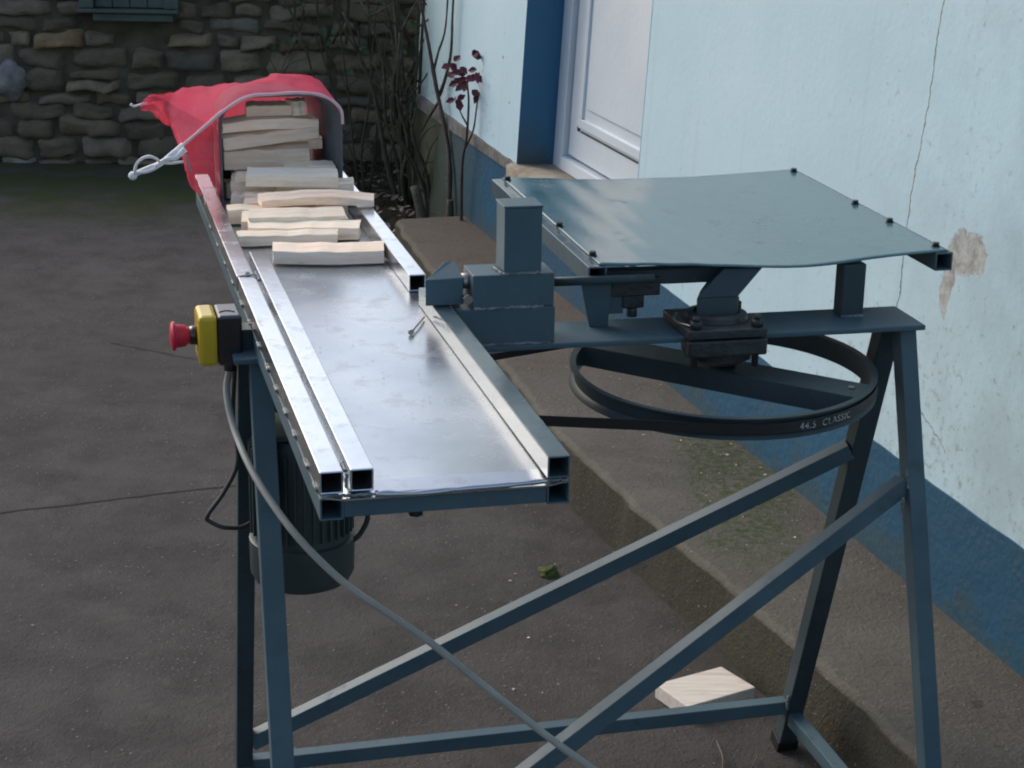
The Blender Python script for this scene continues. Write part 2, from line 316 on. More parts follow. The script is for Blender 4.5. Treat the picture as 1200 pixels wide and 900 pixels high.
# ------------------------------------------------------------ object helpers
def obj(name, bm, m, parent=None, smooth=False, keep=False, bevel=0.):
    """one mesh object from world-space bmesh; its origin goes to the base of its bounding box"""
    if not keep and len(bm.verts):
        xs = [v.co.x for v in bm.verts]; ys = [v.co.y for v in bm.verts]; zs = [v.co.z for v in bm.verts]
        o_ = Vector(((min(xs) + max(xs)) / 2, (min(ys) + max(ys)) / 2, min(zs)))
        bmesh.ops.translate(bm, verts=bm.verts, vec=-o_)
    else: o_ = Vector((0, 0, 0))
    me = bpy.data.meshes.new(name); bm.to_mesh(me); bm.free(); me.materials.append(m)
    ob = bpy.data.objects.new(name, me); COL.objects.link(ob)
    if smooth:
        for p in me.polygons: p.use_smooth = True
    ob.location = o_
    if parent:
        ob.parent = parent
        pm = parent_world(parent); ob.location = o_ - pm if not keep else o_
    if bevel:
        b = ob.modifiers.new('bevel', 'BEVEL'); b.width = bevel; b.segments = 2; b.limit_method = 'ANGLE'; b.angle_limit = R(40)
    return ob
def parent_world(p):
    v = Vector(p.location)
    while p.parent: p = p.parent; v += p.location
    return v
def tag(o, label=None, cat=None, group=None, kind=None):
    for k, v in (('label', label), ('category', cat), ('group', group), ('kind', kind)):
        if v: o[k] = v
    return o
def empty(name, loc, label, cat, group=None):
    o = bpy.data.objects.new(name, None); COL.objects.link(o); o.location = loc; o.empty_display_size = .05; tag(o, label, cat, group); return o

def hexa(bm, c):
    """box from 8 corners: bottom 4 (ccw) then top 4"""
    vs = [bm.verts.new(p) for p in c]
    for f in ((3, 2, 1, 0), (4, 5, 6, 7), (0, 1, 5, 4), (1, 2, 6, 5), (2, 3, 7, 6), (3, 0, 4, 7)): bm.faces.new([vs[i] for i in f])
    return vs
def fbox(bm, fr, x0, x1, y0, y1, z0, z1):
    hexa(bm, [fr(x0, y0, z0), fr(x1, y0, z0), fr(x1, y1, z0), fr(x0, y1, z0), fr(x0, y0, z1), fr(x1, y0, z1), fr(x1, y1, z1), fr(x0, y1, z1)])
def beam(bm, A, B, w, h, side, hollow=0.):
    """rectangular tube from A to B (axis at centre); side = approx direction of the width"""
    A, B = Vector(A), Vector(B); ax = (B - A).normalized(); sd_ = (Vector(side) - ax * Vector(side).dot(ax)).normalized(); up = sd_.cross(ax)
    def ring(P, a, b): return [bm.verts.new(P + sd_ * x * a / 2 + up * y * b / 2) for x, y in ((-1, -1), (1, -1), (1, 1), (-1, 1))]
    o1, o2 = ring(A, w, h), ring(B, w, h)
    for i in range(4): j = (i + 1) % 4; bm.faces.new((o1[i], o1[j], o2[j], o2[i]))
    if hollow:
        i1, i2 = ring(A, w - 2 * hollow, h - 2 * hollow), ring(B, w - 2 * hollow, h - 2 * hollow)
        for i in range(4):
            j = (i + 1) % 4
            bm.faces.new((i1[j], i1[i], i2[i], i2[j])); bm.faces.new((o1[j], o1[i], i1[i], i1[j])); bm.faces.new((o2[i], o2[j], i2[j], i2[i]))
    else: bm.faces.new(o1[::-1]); bm.faces.new(o2)
    bmesh.ops.recalc_face_normals(bm, faces=bm.faces)
def cyl(bm, A, B, r1, r2=None, n=24, cap=True):
    A, B = Vector(A), Vector(B); r2 = r1 if r2 is None else r2; ax = (B - A).normalized(); s = ax.orthogonal().normalized(); t = ax.cross(s)
    a = [bm.verts.new(A + (s * math.cos(2 * math.pi * i / n) + t * math.sin(2 * math.pi * i / n)) * r1) for i in range(n)]
    b = [bm.verts.new(B + (s * math.cos(2 * math.pi * i / n) + t * math.sin(2 * math.pi * i / n)) * r2) for i in range(n)]
    for i in range(n): j = (i + 1) % n; f = bm.faces.new((a[i], a[j], b[j], b[i])); f.smooth = True
    if cap: bm.faces.new(a[::-1]); bm.faces.new(b)
def lathe(bm, C, prof, axis=(0, 0, 1), n=64, closed=False):
    """prof: (radius, height) pairs"""
    C = Vector(C); ax = Vector(axis).normalized(); s = ax.orthogonal().normalized(); t = ax.cross(s)
    rings = [[bm.verts.new(C + ax * h + (s * math.cos(2 * math.pi * i / n) + t * math.sin(2 * math.pi * i / n)) * r) for i in range(n)] for r, h in prof]
    K = len(rings)
    for k in range(K if closed else K - 1):
        a, b = rings[k], rings[(k + 1) % K]
        for i in range(n): j = (i + 1) % n; bm.faces.new((a[i], a[j], b[j], b[i]))
    if not closed: bm.faces.new(rings[0][::-1]); bm.faces.new(rings[-1])
    bmesh.ops.recalc_face_normals(bm, faces=bm.faces)
def catmull(P, k=8):
    P = [Vector(p) for p in P]; Q = [P[0] * 2 - P[1]] + P + [P[-1] * 2 - P[-2]]; out = []
    for i in range(1, len(Q) - 2):
        for j in range(k):
            t = j / k; a, b, c, d = Q[i - 1:i + 3]
            out.append(.5 * ((2 * b) + (c - a) * t + (2 * a - 5 * b + 4 * c - d) * t * t + (3 * b - a - 3 * c + d) * t ** 3))
    out.append(P[-1]); return out
def pipe(bm, pts, r, n=10, k=8, taper=None, jit=0.):
    P = catmull(pts, k) if k > 1 else [Vector(p) for p in pts]; rings = []; s = None
    for i, p in enumerate(P):
        ax = (P[min(i + 1, len(P) - 1)] - P[max(i - 1, 0)]).normalized()
        s = ax.orthogonal().normalized() if s is None else (s - ax * s.dot(ax)).normalized(); t = ax.cross(s)
        f = i / (len(P) - 1); rr = r * (1 if taper is None else (1 - f) + taper * f) * (1 + jit * noise.noise(p * 60))
        rings.append([bm.verts.new(p + (s * math.cos(2 * math.pi * q / n) + t * math.sin(2 * math.pi * q / n)) * rr) for q in range(n)])
    for a, b in zip(rings, rings[1:]):
        for i in range(n): j = (i + 1) % n; f = bm.faces.new((a[i], a[j], b[j], b[i])); f.smooth = True
    bm.faces.new(rings[0][::-1]); bm.faces.new(rings[-1])
def bead(bm, A, B, r, seed=0, n=None):
    """uneven weld seam"""
    A, B = Vector(A), Vector(B); L = (B - A).length; n = n or max(4, int(L / (r * .9))); rn = random.Random(seed)
    pts = [A.lerp(B, i / n) + Vector((rn.uniform(-1, 1), rn.uniform(-1, 1), rn.uniform(-1, 1))) * r * .3 for i in range(n + 1)]
    P = catmull(pts, 3); s = None; rings = []
    for i, p in enumerate(P):
        ax = (B - A).normalized(); s = ax.orthogonal().normalized(); t = ax.cross(s); rr = r * (.85 + .35 * math.sin(i * 2.1) * rn.uniform(.3, 1)) * (1 if 0 < i < len(P) - 1 else .3)
        rings.append([bm.verts.new(p + (s * math.cos(q * math.pi / 4) + t * math.sin(q * math.pi / 4)) * rr) for q in range(8)])
    for a, c in zip(rings, rings[1:]):
        for i in range(8): j = (i + 1) % 8; f = bm.faces.new((a[i], a[j], c[j], c[i])); f.smooth = True
    bm.faces.new(rings[0][::-1]); bm.faces.new(rings[-1])
NB = bmesh.new

# ------------------------------------------------------------ ground and step
b = NB(); bmesh.ops.create_grid(b, x_segments=2, y_segments=2, size=60); yard = obj('yard_ground', b, M_YARD, keep=True); tag(yard, kind='structure', label='dark worn concrete yard with pale flecks'); yard.name = 'ground'
# the concrete step (raised path) along the house
EDGE = [(-.42, 6.45), (-.372, 6.20), (-.14, 5.20), (0, 4.63), (.10, 4.22), (.20, 3.93), (.29, 3.67), (.39, 3.40), (.48, 3.16), (.555, 2.96), (.60, 2.83), (.658, 2.63), (.78, 2.25), (1.2, 1.05), (1.9, -1.0)]
WO = Vector((.36, 4.73, 0)); WD = Vector((.2875, -.9578, 0)).normalized(); WN = Vector((WD.y, -WD.x, 0))
b = NB(); prev = None; rn = random.Random(3)
P = []
for (x0, y0), (x1, y1) in zip(EDGE, EDGE[1:]):
    k = max(2, int(math.hypot(x1 - x0, y1 - y0) / .035)) if y0 > 2 else 6
    for i in range(k): f = i / k; P.append(Vector((x0 + (x1 - x0) * f, y0 + (y1 - y0) * f, 0)))
P.append(Vector((*EDGE[-1], 0)))
rows = []
for i, p in enumerate(P):
    n_ = noise.noise(p * 9) * .008 + noise.noise(p * 31) * .004; n2 = noise.noise(p * 17 + Vector((5, 0, 0))) * .004
    q = p + WN * n_
    s = (q - WO).dot(WD); wl = WO + WD * s - WN * .05
    row = [q + WN * .012 + Vector((0, 0, -.08)), q + WN * (.006 + n2) + Vector((0, 0, .06)), q + WN * n2 + Vector((0, 0, .128 + n2)), q - WN * .008 + Vector((0, 0, .139 + n2)), q - WN * .022 + Vector((0, 0, .144 + n2 * .4)), wl + Vector((0, 0, .146))]
    rows.append([b.verts.new(v) for v in row])
for a, c in zip(rows, rows[1:]):
    for i in range(5): f = b.faces.new((a[i], a[i + 1], c[i + 1], c[i]))
# far end face
b.faces.new([rows[0][i] for i in range(6)] + [b.verts.new(rows[0][5].co * 1 + Vector((0, 0, -.22)))])
bmesh.ops.recalc_face_normals(b, faces=b.faces)
pv = obj('pavement', b, M_STEP, keep=True, smooth=True); pv.modifiers.new('es', 'EDGE_SPLIT').split_angle = R(24); tag(pv, kind='structure', label='raised concrete step along the house wall')
# planting bed with dark soil between step, house corner and stone wall
b = NB(); nx, ny = 40, 30
gv = [[None] * (ny + 1) for _ in range(nx + 1)]
for i in range(nx + 1):
    for j in range(ny + 1):
        x = -.98 + 2.3 * i / nx; y = 6.42 + 1.75 * j / ny
        e = min(i / 5, j / 3, 1); gv[i][j] = b.verts.new((x + (.10 * noise.noise(Vector((y * 3, 0, 0))) if i == 0 else 0), y - max(0, -.42 - x) * -.9 * (1 - j / ny), -.02 + e * (.045 + .03 * noise.noise(Vector((x * 6, y * 6, 0))))))
for i in range(nx):
    for j in range(ny): b.faces.new((gv[i][j], gv[i + 1][j], gv[i + 1][j + 1], gv[i][j + 1]))
tag(obj('planting_bed', b, M_SOIL, keep=True, smooth=True), kind='structure', label='dark soil planting bed at the house corner')

# ------------------------------------------------------------ house (local frame: X along wall, Y into the house, Z up)
EPS = .05
Zv = (Vector((0, 0, 1)) - WN * EPS).normalized()
Yv = Zv.cross(WD).normalized()
HM = Matrix((WD, Yv, Zv)).transposed().to_4x4(); HM.translation = WO + Vector((0, 0, .145))
house = empty('house', HM.translation, 'low house with pale blue-white rendered wall, blue painted base and recessed white door', 'house')
house.matrix_world = HM
def lf(x, y, z): return Vector((x, y, z))
def hp(name, b, m, parent=None, smooth=False, bevel=0.):
    """house part given in house-local coordinates; object coordinates stay the house's"""
    me = bpy.data.meshes.new(name); b.to_mesh(me); b.free(); me.materials.append(m); o = bpy.data.objects.new(name, me); COL.objects.link(o); o.parent = parent or house
    if smooth:
        for p in me.polygons: p.use_smooth = True
    if bevel: q = o.modifiers.new('bevel', 'BEVEL'); q.width = bevel; q.segments = 2
    return o
DL, DR, DB, DT, DD = -1.288, -.194, .300, 2.25, .147    # door opening: left, right, sill, head, recess depth
HW = 2.75
b = NB()
def wallseg(x0, x1, z0, z1, y1=.32):
    fbox(b, lf, x0, x1, 0, y1, z0, z1)
wallseg(-2.67, DL, -.4, HW); wallseg(DR, 7.5, -.4, HW)
fbox(b, lf, DL, DR, 0, .32, DT, HW); fbox(b, lf, DL, DR, .004, .32, -.4, DB - .04)
hp('wall', b, M_WALL)
b = NB(); fbox(b, lf, -2.67, -2.35, .32, 4.5, -.4, HW); hp('gable_wall', b, M_WALL)
b = NB(); fbox(b, lf, -2.9, 7.7, -.10, 4.7, HW, HW + .12); hp('roof', b, M_ROOF)
# skirting band, painted blue, a few mm proud, wavering top edge
def band(x0, x1, z0, zt0, zt1, nm, m, thick=.004, amp=.0035):
    b = NB(); k = max(2, int((x1 - x0) / .03)); rows = []
    for i in range(k + 1):
        f = i / k; x = x0 + (x1 - x0) * f; zt = zt0 + (zt1 - zt0) * f + amp * (noise.noise(Vector((x * 7, 3, 0))) + .6 * noise.noise(Vector((x * 31, 9, 0))))
        rows.append([b.verts.new((x, -thick, z0)), b.verts.new((x, -thick, zt)), b.verts.new((x, 0.001, zt)), b.verts.new((x, 0.001, z0))])
    for a, c in zip(rows, rows[1:]):
        for i in range(3): b.faces.new((a[i], a[i + 1], c[i + 1], c[i]))
    b.faces.new(rows[0]); b.faces.new(rows[-1][::-1]); bmesh.ops.recalc_face_normals(b, faces=b.faces)
    return hp(nm, b, m)
band(DR, 7.5, -.01, .238, .150, 'skirting', M_BAND)
band(DL, DR, -.01, .225, .215, 'skirting', M_BAND, .003)
band(-2.67, DL, -.2, .295, .262, 'skirting', M_BAND)
band(-2.67, DL + .01, .268, .322, .296, 'ledge', M_LEDGE, .012, .004)
# reveals of the door opening
b = NB(); fbox(b, lf, DL - .0005, DL + .003, -.0025, DD, DB, DT); hp('reveal', b, M_REVEAL)
b = NB(); fbox(b, lf, DR - .003, DR + .0005, -.001, DD, DB, DT); hp('reveal', b, M_WALL)
# worn sill stone
b = NB(); nxs = 30; rows = []
for i in range(nxs + 1):
    x = DL - .03 + (DR - DL + .06) * i / nxs; w1 = .012 * noise.noise(Vector((x * 9, 0, 0))); w2 = .006 * noise.noise(Vector((x * 21, 4, 0)))
    inside = DL < x < DR
    rows.append([b.verts.new(p) for p in ((x, -.028 + w1, DB - .055), (x, -.030 + w1, DB - .012 + w2), (x, -.012 + w1, DB - .002 + w2), (x, .17 if inside else -.001, DB + .001))])
for a, c in zip(rows, rows[1:]):
    for i in range(3): b.faces.new((a[i], a[i + 1], c[i + 1], c[i]))
bmesh.ops.recalc_face_normals(b, faces=b.faces); hp('sill', b, M_SILL, smooth=True)
# white door in its frame
door = hp('door', (lambda b: (fbox(b, lf, DL + .105, DR - .105, DD - .012, DD + .028, DB + .052, DT - .07), b)[1])(NB()), M_DOOR, bevel=.003)
b = NB(); fbox(b, lf, DL + .004, DL + .088, DD - .028, DD + .03, DB, DT); fbox(b, lf, DR - .088, DR - .004, DD - .028, DD + .03, DB, DT)
fbox(b, lf, DL + .0885, DR - .0885, DD - .028, DD + .03, DT - .055, DT); fbox(b, lf, DL + .0885, DR - .0885, DD - .034, DD + .03, DB + .002, DB + .044); hp('door_frame', b, M_DOOR, bevel=.003)
b = NB(); fbox(b, lf, DL + .0885, DR - .0885, DD + .004, DD + .05, DB + .03, DT - .05); hp('door_gap', b, M_DGAP)
ylo = DD - .012
def raised(x0, x1, z0, z1, bw, proud, nm):
    b = NB()
    fbox(b, lf, x0, x1, ylo - proud, ylo + .002, z0, z0 + bw); fbox(b, lf, x0, x1, ylo - proud, ylo + .002, z1 - bw, z1)
    fbox(b, lf, x0, x0 + bw, ylo - proud, ylo + .002, z0 + bw + .0005, z1 - bw - .0005); fbox(b, lf, x1 - bw, x1, ylo - proud, ylo + .002, z0 + bw + .0005, z1 - bw - .0005)
    return hp(nm, b, M_DOOR, door, bevel=.0025)
raised(DL + .205, DR - .20, DB + .155, DB + .83, .030, .009, 'panel_moulding')
b = NB(); fbox(b, lf, DL + .27, DR - .265, ylo - .006, ylo + .002, DB + .22, DB + .77); hp('panel', b, M_DOOR, door, bevel=.004)
raised(DL + .205, DR - .20, DB + .93, DT - .18, .030, .009, 'panel_moulding')
b = NB(); fbox(b, lf, DL + .215, DR - .21, ylo - .0012, ylo + .001, DB + .140, DB + .1465); hp('groove', b, M_DGAP, door)
b = NB(); cyl(b, lf(DL + .197, ylo - .005, DB + .150), lf(DL + .197, ylo + .001, DB + .150), .009, n=12); hp('groove', b, M_DGAP, door)

# ------------------------------------------------------------ rubble stone wall
wallr = empty('stone_wall', (-1.5, 8.1, 0), 'dark dry rubble stone wall with flat mossy stones at the back of the yard', 'stone wall')
rn = random.Random(11)
b = NB(); z = -.05
def stone(b, cx, cz, w, h, d, seed):
    r_ = random.Random(seed); nu, nv = 7, 5
    grid = {}
    tilt = r_.uniform(-.10, .10); p = r_.uniform(5.0, 14.0); off = Vector((seed * 1.37 % 50, 0, 0)); tl, tr_ = r_.uniform(.75, 1.1), r_.uniform(.75, 1.1)
    vs = []
    for j in range(nv + 1):
        for i in range(nu + 1):
            a = -1 + 2 * i / nu; c = -1 + 2 * j / nv
            # superellipse-like squash of the outline, dome in depth
            ll = (abs(a) ** p + abs(c) ** p) ** (1 / p); mxx = max(abs(a), abs(c)); k = mxx / ll if ll > 1e-6 else 1
            x = a * k * w / 2; zz = c * k * h / 2 * (tl + (tr_ - tl) * (a + 1) / 2); edge = max(abs(a), abs(c))
            dep = d * (1 - edge ** 6) ** .5 if edge < 1 else 0
            q = Vector((cx + x, 0, cz + zz + x * tilt)); nn = noise.noise(q * 11 + off) * .024 + noise.noise(q * 27 + off) * .016
            vs.append(b.verts.new((q.x + nn * .7, 8.135 - dep + (nn * 1.3 if edge < 1 else .05), q.z + noise.noise(q * 13 + off * 2) * .020)))
    for j in range(nv):
        for i in range(nu):
            f = b.faces.new((vs[j * (nu + 1) + i], vs[j * (nu + 1) + i + 1], vs[(j + 1) * (nu + 1) + i + 1], vs[(j + 1) * (nu + 1) + i])); f.smooth = True
sd_i = 0
while z < 1.02:
    rh = rn.uniform(.04, .105); x = -5.2
    while x < 2.4:
        w_ = rn.uniform(.08, .30) * (1.0 if rh > .07 else 1.15); sd_i += 1
        skip = (-1.80 < x + w_ / 2 < -1.42 and .50 < z + rh / 2 < .63)
        if not skip:
            if rn.random() < .18 and rh > .09:
                stone(b, x + w_ / 2, z + rh * .27, w_ * 1.05, rh * .56, rn.uniform(.03, .09), sd_i); stone(b, x + w_ / 2, z + rh * .76, w_ * 1.04, rh * .56, rn.uniform(.03, .09), sd_i + 999)
            else: stone(b, x + w_ / 2, z + rh / 2 + rn.uniform(-.006, .006), w_ * 1.10, rh * rn.uniform(1.15, 1.42), rn.uniform(.025, .06), sd_i)
        x += w_ + rn.uniform(-.004, .008)
    z += rh * .97
bmesh.ops.recalc_face_normals(b, faces=b.faces)
so = obj('stonework', b, M_STONE, keep=True); so.parent = wallr; so.location = -Vector(wallr.location)
b = NB(); fbox(b, lf, -5.2, 2.5, 8.125, 8.6, -.2, 1.02); so = obj('earth_core', b, M_JOINT, keep=True); so.parent = wallr; so.location = -Vector(wallr.location)
# the pale boulder in the wall
def lump(c, r, seed, sub=3, amp=.25, sc=(1, 1, 1)):
    b = NB(); bmesh.ops.create_icosphere(b, subdivisions=sub, radius=1)
    for v in b.verts:
        n_ = 1 + amp * noise.noise(v.co * 1.6 + Vector((seed, 0, 0))) + amp * .4 * noise.noise(v.co * 5 + Vector((seed, 0, 0)))
        v.co = Vector(c) + Vector((v.co.x * sc[0], v.co.y * sc[1], v.co.z * sc[2])) * r * n_
    return b
M_PALE = mat('pale_quartz_stone', (.16, .155, .15), .8, base2=(.30, .29, .28), vscale=20, bump=.7, bscale=50)
o = obj('pale_stone', lump((-2.19, 8.075, .36), .075, 4, sc=(.85, .7, 1.1)), M_PALE, smooth=True); o.location -= Vector(wallr.location); o.parent = wallr
# small green wooden hatch set in the wall
hatch = empty('wooden_hatch', (-1.65, 8.08, .63), 'small faded green wooden hatch with a sill, set high in the stone wall', 'hatch')
def at(o, name, b, m, **k): return obj(name, b, m, parent=o, **k)
b = NB(); fbox(b, lf, -1.80, -1.46, 7.985, 8.10, .632, .664); at(hatch, 'sill', b, M_GREENW, bevel=.004)
b = NB(); fbox(b, lf, -1.87, -1.435, 7.965, 8.10, .668, .682); at(hatch, 'ledge_board', b, M_GREENW, bevel=.003)
b = NB(); fbox(b, lf, -1.86, -1.80, 8.0, 8.08, .684, 1.0); fbox(b, lf, -1.50, -1.44, 8.0, 8.08, .684, 1.0); fbox(b, lf, -1.7995, -1.5005, 8.0, 8.08, .94, 1.0); at(hatch, 'frame', b, M_GREENW, bevel=.003)
b = NB()
for i in range(4): fbox(b, lf, -1.797 + i * .0745, -1.726 + i * .0745, 8.03, 8.06, .686, .938)
at(hatch, 'boards', b, M_GREENW, bevel=.002)

# ------------------------------------------------------------ plants
def cane(b, pts, r, taper=.5, n=7): pipe(b, pts, r, n=n, k=5, taper=taper, jit=.25)
def leaf(b, c, d, n_, L, w_):
    """pointed leaf as six faces folded along the midrib"""
    c = Vector(c); d = Vector(d).normalized(); n_ = Vector(n_); s = d.cross(n_).normalized(); up = s.cross(d).normalized()
    mid = [c, c + d * L * .45 - up * L * .05, c + d * L]; 
    l_ = [c + d * L * .22 + s * w_ * .42 + up * w_ * .1, c + d * L * .55 + s * w_ * .5 + up * w_ * .12]; r_ = [c + d * L * .22 - s * w_ * .42 + up * w_ * .1, c + d * L * .55 - s * w_ * .5 + up * w_ * .12]
    m = [b.verts.new(p) for p in mid]; l_ = [b.verts.new(p) for p in l_]; r_ = [b.verts.new(p) for p in r_]
    for f in ((m[0], l_[0], l_[1], m[1]), (m[1], l_[1], m[2]), (m[0], m[1], r_[1], r_[0]), (m[1], m[2], r_[1])): b.faces.new(f)
rose = empty('rose_bush', (-.22, 6.5, .12), 'thin rose bush with dark red leaves against the pale house wall', 'plant')
b = NB()
cane(b, [(-.241, 6.6, .06), (-.24, 6.68, .273), (-.254, 6.75, .379), (-.297, 6.85, .551), (-.328, 6.9, .70), (-.365, 6.95, .88), (-.39, 6.95, 1.1)], .0105)
cane(b, [(-.189, 6.45, .10), (-.188, 6.45, .333), (-.172, 6.42, .452), (-.166, 6.40, .571), (-.172, 6.4, .64)], .006, .5)
cane(b, [(-.181, 6.43, .40), (-.15, 6.42, .47), (-.138, 6.42, .56), (-.13, 6.42, .60)], .004)
cane(b, [(-.172, 6.42, .49), (-.195, 6.44, .53), (-.215, 6.46, .58)], .0035)
cane(b, [(-.285, 6.86, .52), (-.26, 6.8, .60), (-.24, 6.75, .70), (-.235, 6.75, .85), (-.22, 6.75, 1.1)], .007, .5)
cane(b, [(-.31, 6.9, .60), (-.29, 6.85, .68), (-.262, 6.8, .78), (-.25, 6.8, 1.0)], .005, .6)
cane(b, [(-.286, 6.86, .50), (-.33, 6.95, .42), (-.36, 7.0, .36)], .006)
cane(b, [(-.245, 6.7, .14), (-.21, 6.65, .2), (-.19, 6.6, .27)], .005)
at(rose, 'canes', b, M_CANE)
b = NB(); rn = random.Random(5)
for (x, y, z_) in [(-.224, 6.6, .717), (-.205, 6.6, .705), (-.185, 6.6, .69), (-.172, 6.6, .68), (-.153, 6.6, .748), (-.138, 6.6, .70), (-.140, 6.6, .683), (-.142, 6.6, .672), (-.221, 6.6, .664), (-.208, 6.6, .65), (-.193, 6.6, .646), (-.18, 6.6, .655), (-.168, 6.6, .66), (-.121, 6.6, .621), (-.13, 6.6, .615), (-.211, 6.6, .589), (-.203, 6.6, .594), (-.16, 6.6, .63), (-.235, 6.6, .72)]:
    for q in range(2):
        d = Vector((rn.uniform(-1, 1), rn.uniform(-.5, .5), rn.uniform(-.9, .5))); leaf(b, (x + rn.uniform(-.006, .006), 6.42 + rn.uniform(-.03, .05), (z_ - .02) + rn.uniform(-.006, .006)), d, (rn.uniform(-.4, .4), -1, .5), rn.uniform(.030, .044), rn.uniform(.020, .028))
at(rose, 'leaves', b, M_REDLEAF)
# bare stems and stump in the bed
rn = random.Random(21)
def shrub(name, base, stems, label, seed, spread, hmin, hmax, rr=.008, m=M_CANEG, leaves=0, lm=None, cat='shrub'):
    r_ = random.Random(seed); root = empty(name, base, label, cat); b = NB(); lb = NB()
    for i in range(stems):
        a = r_.uniform(0, 6.28); h = r_.uniform(hmin, hmax); dx, dy = math.cos(a) * spread * r_.uniform(.2, 1), math.sin(a) * spread * .45 * r_.uniform(.2, 1)
        p0 = Vector(base) + Vector((dx * .15, dy * .15, -.02)); pts = [p0]
        for k in range(1, 6):
            f = k / 5; pts.append(p0 + Vector((dx * f ** 1.3 + r_.uniform(-.025, .025), dy * f + r_.uniform(-.02, .02), h * f)))
        cane(b, pts, rr * r_.uniform(.5, 1.2), .35, 6)
        for t_ in range(r_.randint(2, 4)):
            q = pts[r_.randint(1, 4)]; e = q + Vector((r_.uniform(-.16, .16), r_.uniform(-.1, .1), r_.uniform(.05, .22))); mdp = q.lerp(e, .5) + Vector((r_.uniform(-.02, .02), 0, r_.uniform(-.01, .03)))
            cane(b, [q, mdp, e], rr * .4, .4, 5)
            if leaves:
                for _ in range(leaves):
                    f = r_.random(); c = q.lerp(e, f) + Vector((r_.uniform(-.03, .03), r_.uniform(-.03, .03), r_.uniform(-.03, .03)))
                    leaf(lb, c, (r_.uniform(-1, 1), r_.uniform(-1, .3), r_.uniform(-.8, .6)), (r_.uniform(-.5, .5), -1, .8), r_.uniform(.02, .04), r_.uniform(.014, .028))
    at(root, 'stems', b, m)
    if leaves: at(root, 'leaves', lb, lm)
    else: lb.free()
    return root
shrub('bare_shrub', (-.42, 7.25, .02), 12, 'tangled bare shrub of grey-green stems in front of the house corner', 2, .32, .7, 1.3, .011)
shrub('bare_shrub', (-.62, 7.5, .02), 9, 'loose bare shrub with thin crossing twigs beside the wood chute', 7, .42, .6, 1.1, .006)
shrub('bare_shrub', (-.30, 7.0, .02), 7, 'low bunch of bare stems right behind the end of the concrete step', 17, .22, .3, .7, .008)
tr_ = empty('tree_stump', (-.37, 6.75, .0), 'two short sawn brown stems standing at the end of the concrete step', 'stump')
b = NB(); pipe(b, [(-.195 - .04, 6.55, -.02), (-.232, 6.57, .1), (-.234, 6.58, .19)], .014, n=10, k=4, taper=.9); at(tr_, 'stem', b, M_CANEG)
b = NB(); pipe(b, [(-.30, 6.62, -.02), (-.335, 6.7, .08), (-.37, 6.76, .2)], .022, n=10, k=4, taper=.8, jit=.2); at(tr_, 'stem', b, M_CANEG)
# ivy on the stone wall
def ivy(base, label, seed, x0, x1, z0, z1, n):
    r_ = random.Random(seed); root = empty('ivy', base, label, 'ivy'); b = NB(); lb = NB()
    for i in range(5):
        x = r_.uniform(x0, x1); pts = []
        for k in range(7): pts.append(Vector((x + noise.noise(Vector((k * .7, seed + i, 0))) * .18, 8.02 - r_.uniform(0, .03), z0 + (z1 + .4 - z0) * k / 6)))
        pipe(b, pts, .006, n=5, k=4, taper=.5)
        for _ in range(n // 5):
            k = r_.randint(0, 5); q = pts[k].lerp(pts[k + 1], r_.random()) + Vector((r_.gauss(0, .07), -abs(r_.gauss(0, .05)), r_.gauss(0, .05)))
            leaf(lb, q, (r_.uniform(-1, 1), r_.uniform(-.6, 0), r_.uniform(-1, .2)), (r_.uniform(-.6, .6), -1, r_.uniform(0, .9)), r_.uniform(.03, .055), r_.uniform(.03, .05))
    at(root, 'stems', b, M_CANEG); at(root, 'leaves', lb, M_IVY)
ivy((-.95, 8.05, .3), 'ivy trailing over the stone wall above the red net bag', 3, -1.05, -.72, .55, 1.2, 60)
ivy((-.55, 8.05, .1), 'darker ivy at the house corner end of the stone wall', 8, -.70, -.35, .30, 1.2, 75)
# leaf litter on the bed, moss, chips and twigs on the ground
def scatter(name, m, n, fn, size, label, seed, flat=.25):
    r_ = random.Random(seed); b = NB()
    for _ in range(n):
        x, y, z_ = fn(r_); a = r_.uniform(0, 6.28); L = r_.uniform(*size)
        leaf(b, (x, y, z_), (math.cos(a), math.sin(a), r_.uniform(-.1, flat)), (r_.uniform(-.4, .4), r_.uniform(-.4, .4), 1), L, L * r_.uniform(.4, .8))
    o = obj(name, b, m, keep=True); tag(o, label, name.replace('_', ' '), kind='stuff')
scatter('leaf_litter', M_LITTER, 420, lambda r_: (r_.uniform(-.85, -.12), r_.uniform(6.55, 8.0), .045 + r_.uniform(0, .02)), (.02, .05), 'dead leaves lying on the dark soil under the bare shrubs', 4, .6)
def chipspot(r_):
    q = r_.random()
    if q < .35: return (r_.uniform(.42, .62), r_.uniform(3.5, 4.2), .149)
    if q < .6: return (r_.uniform(.2, .5), r_.uniform(4.0, 5.0), .149)
    return (r_.uniform(-1.2, .5), r_.uniform(2.6, 5.5), .004) if q < .85 else (r_.uniform(.0, .45), r_.uniform(2.9, 4.2), .004)
def safechip(r_):
    while True:
        x, y, z_ = chipspot(r_)
        ex = 1.452 - .3225 * y + .05
        if z_ > .1 and x > ex + .02 and x < .36 + (4.73 - y) * .3002 - .02: return x, y, z_
        if z_ < .1 and x < ex - .12: return x, y, z_
scatter('wood_chips', M_CHIP, 80, safechip, (.003, .009), 'tiny pale wood chips sprinkled over yard and step', 9, .2)
o = obj('moss_tuft', lump((.085, 3.68, .006), .022, 3, amp=.6, sc=(1, .9, .5)), M_MOSS, smooth=True); tag(o, 'small yellow-green tuft of moss on the yard behind the tray', 'moss')
tw = empty('dry_twig', (.40, 2.85, .004), 'thin curled dry twig on the yard beside the rear right foot', 'twig')
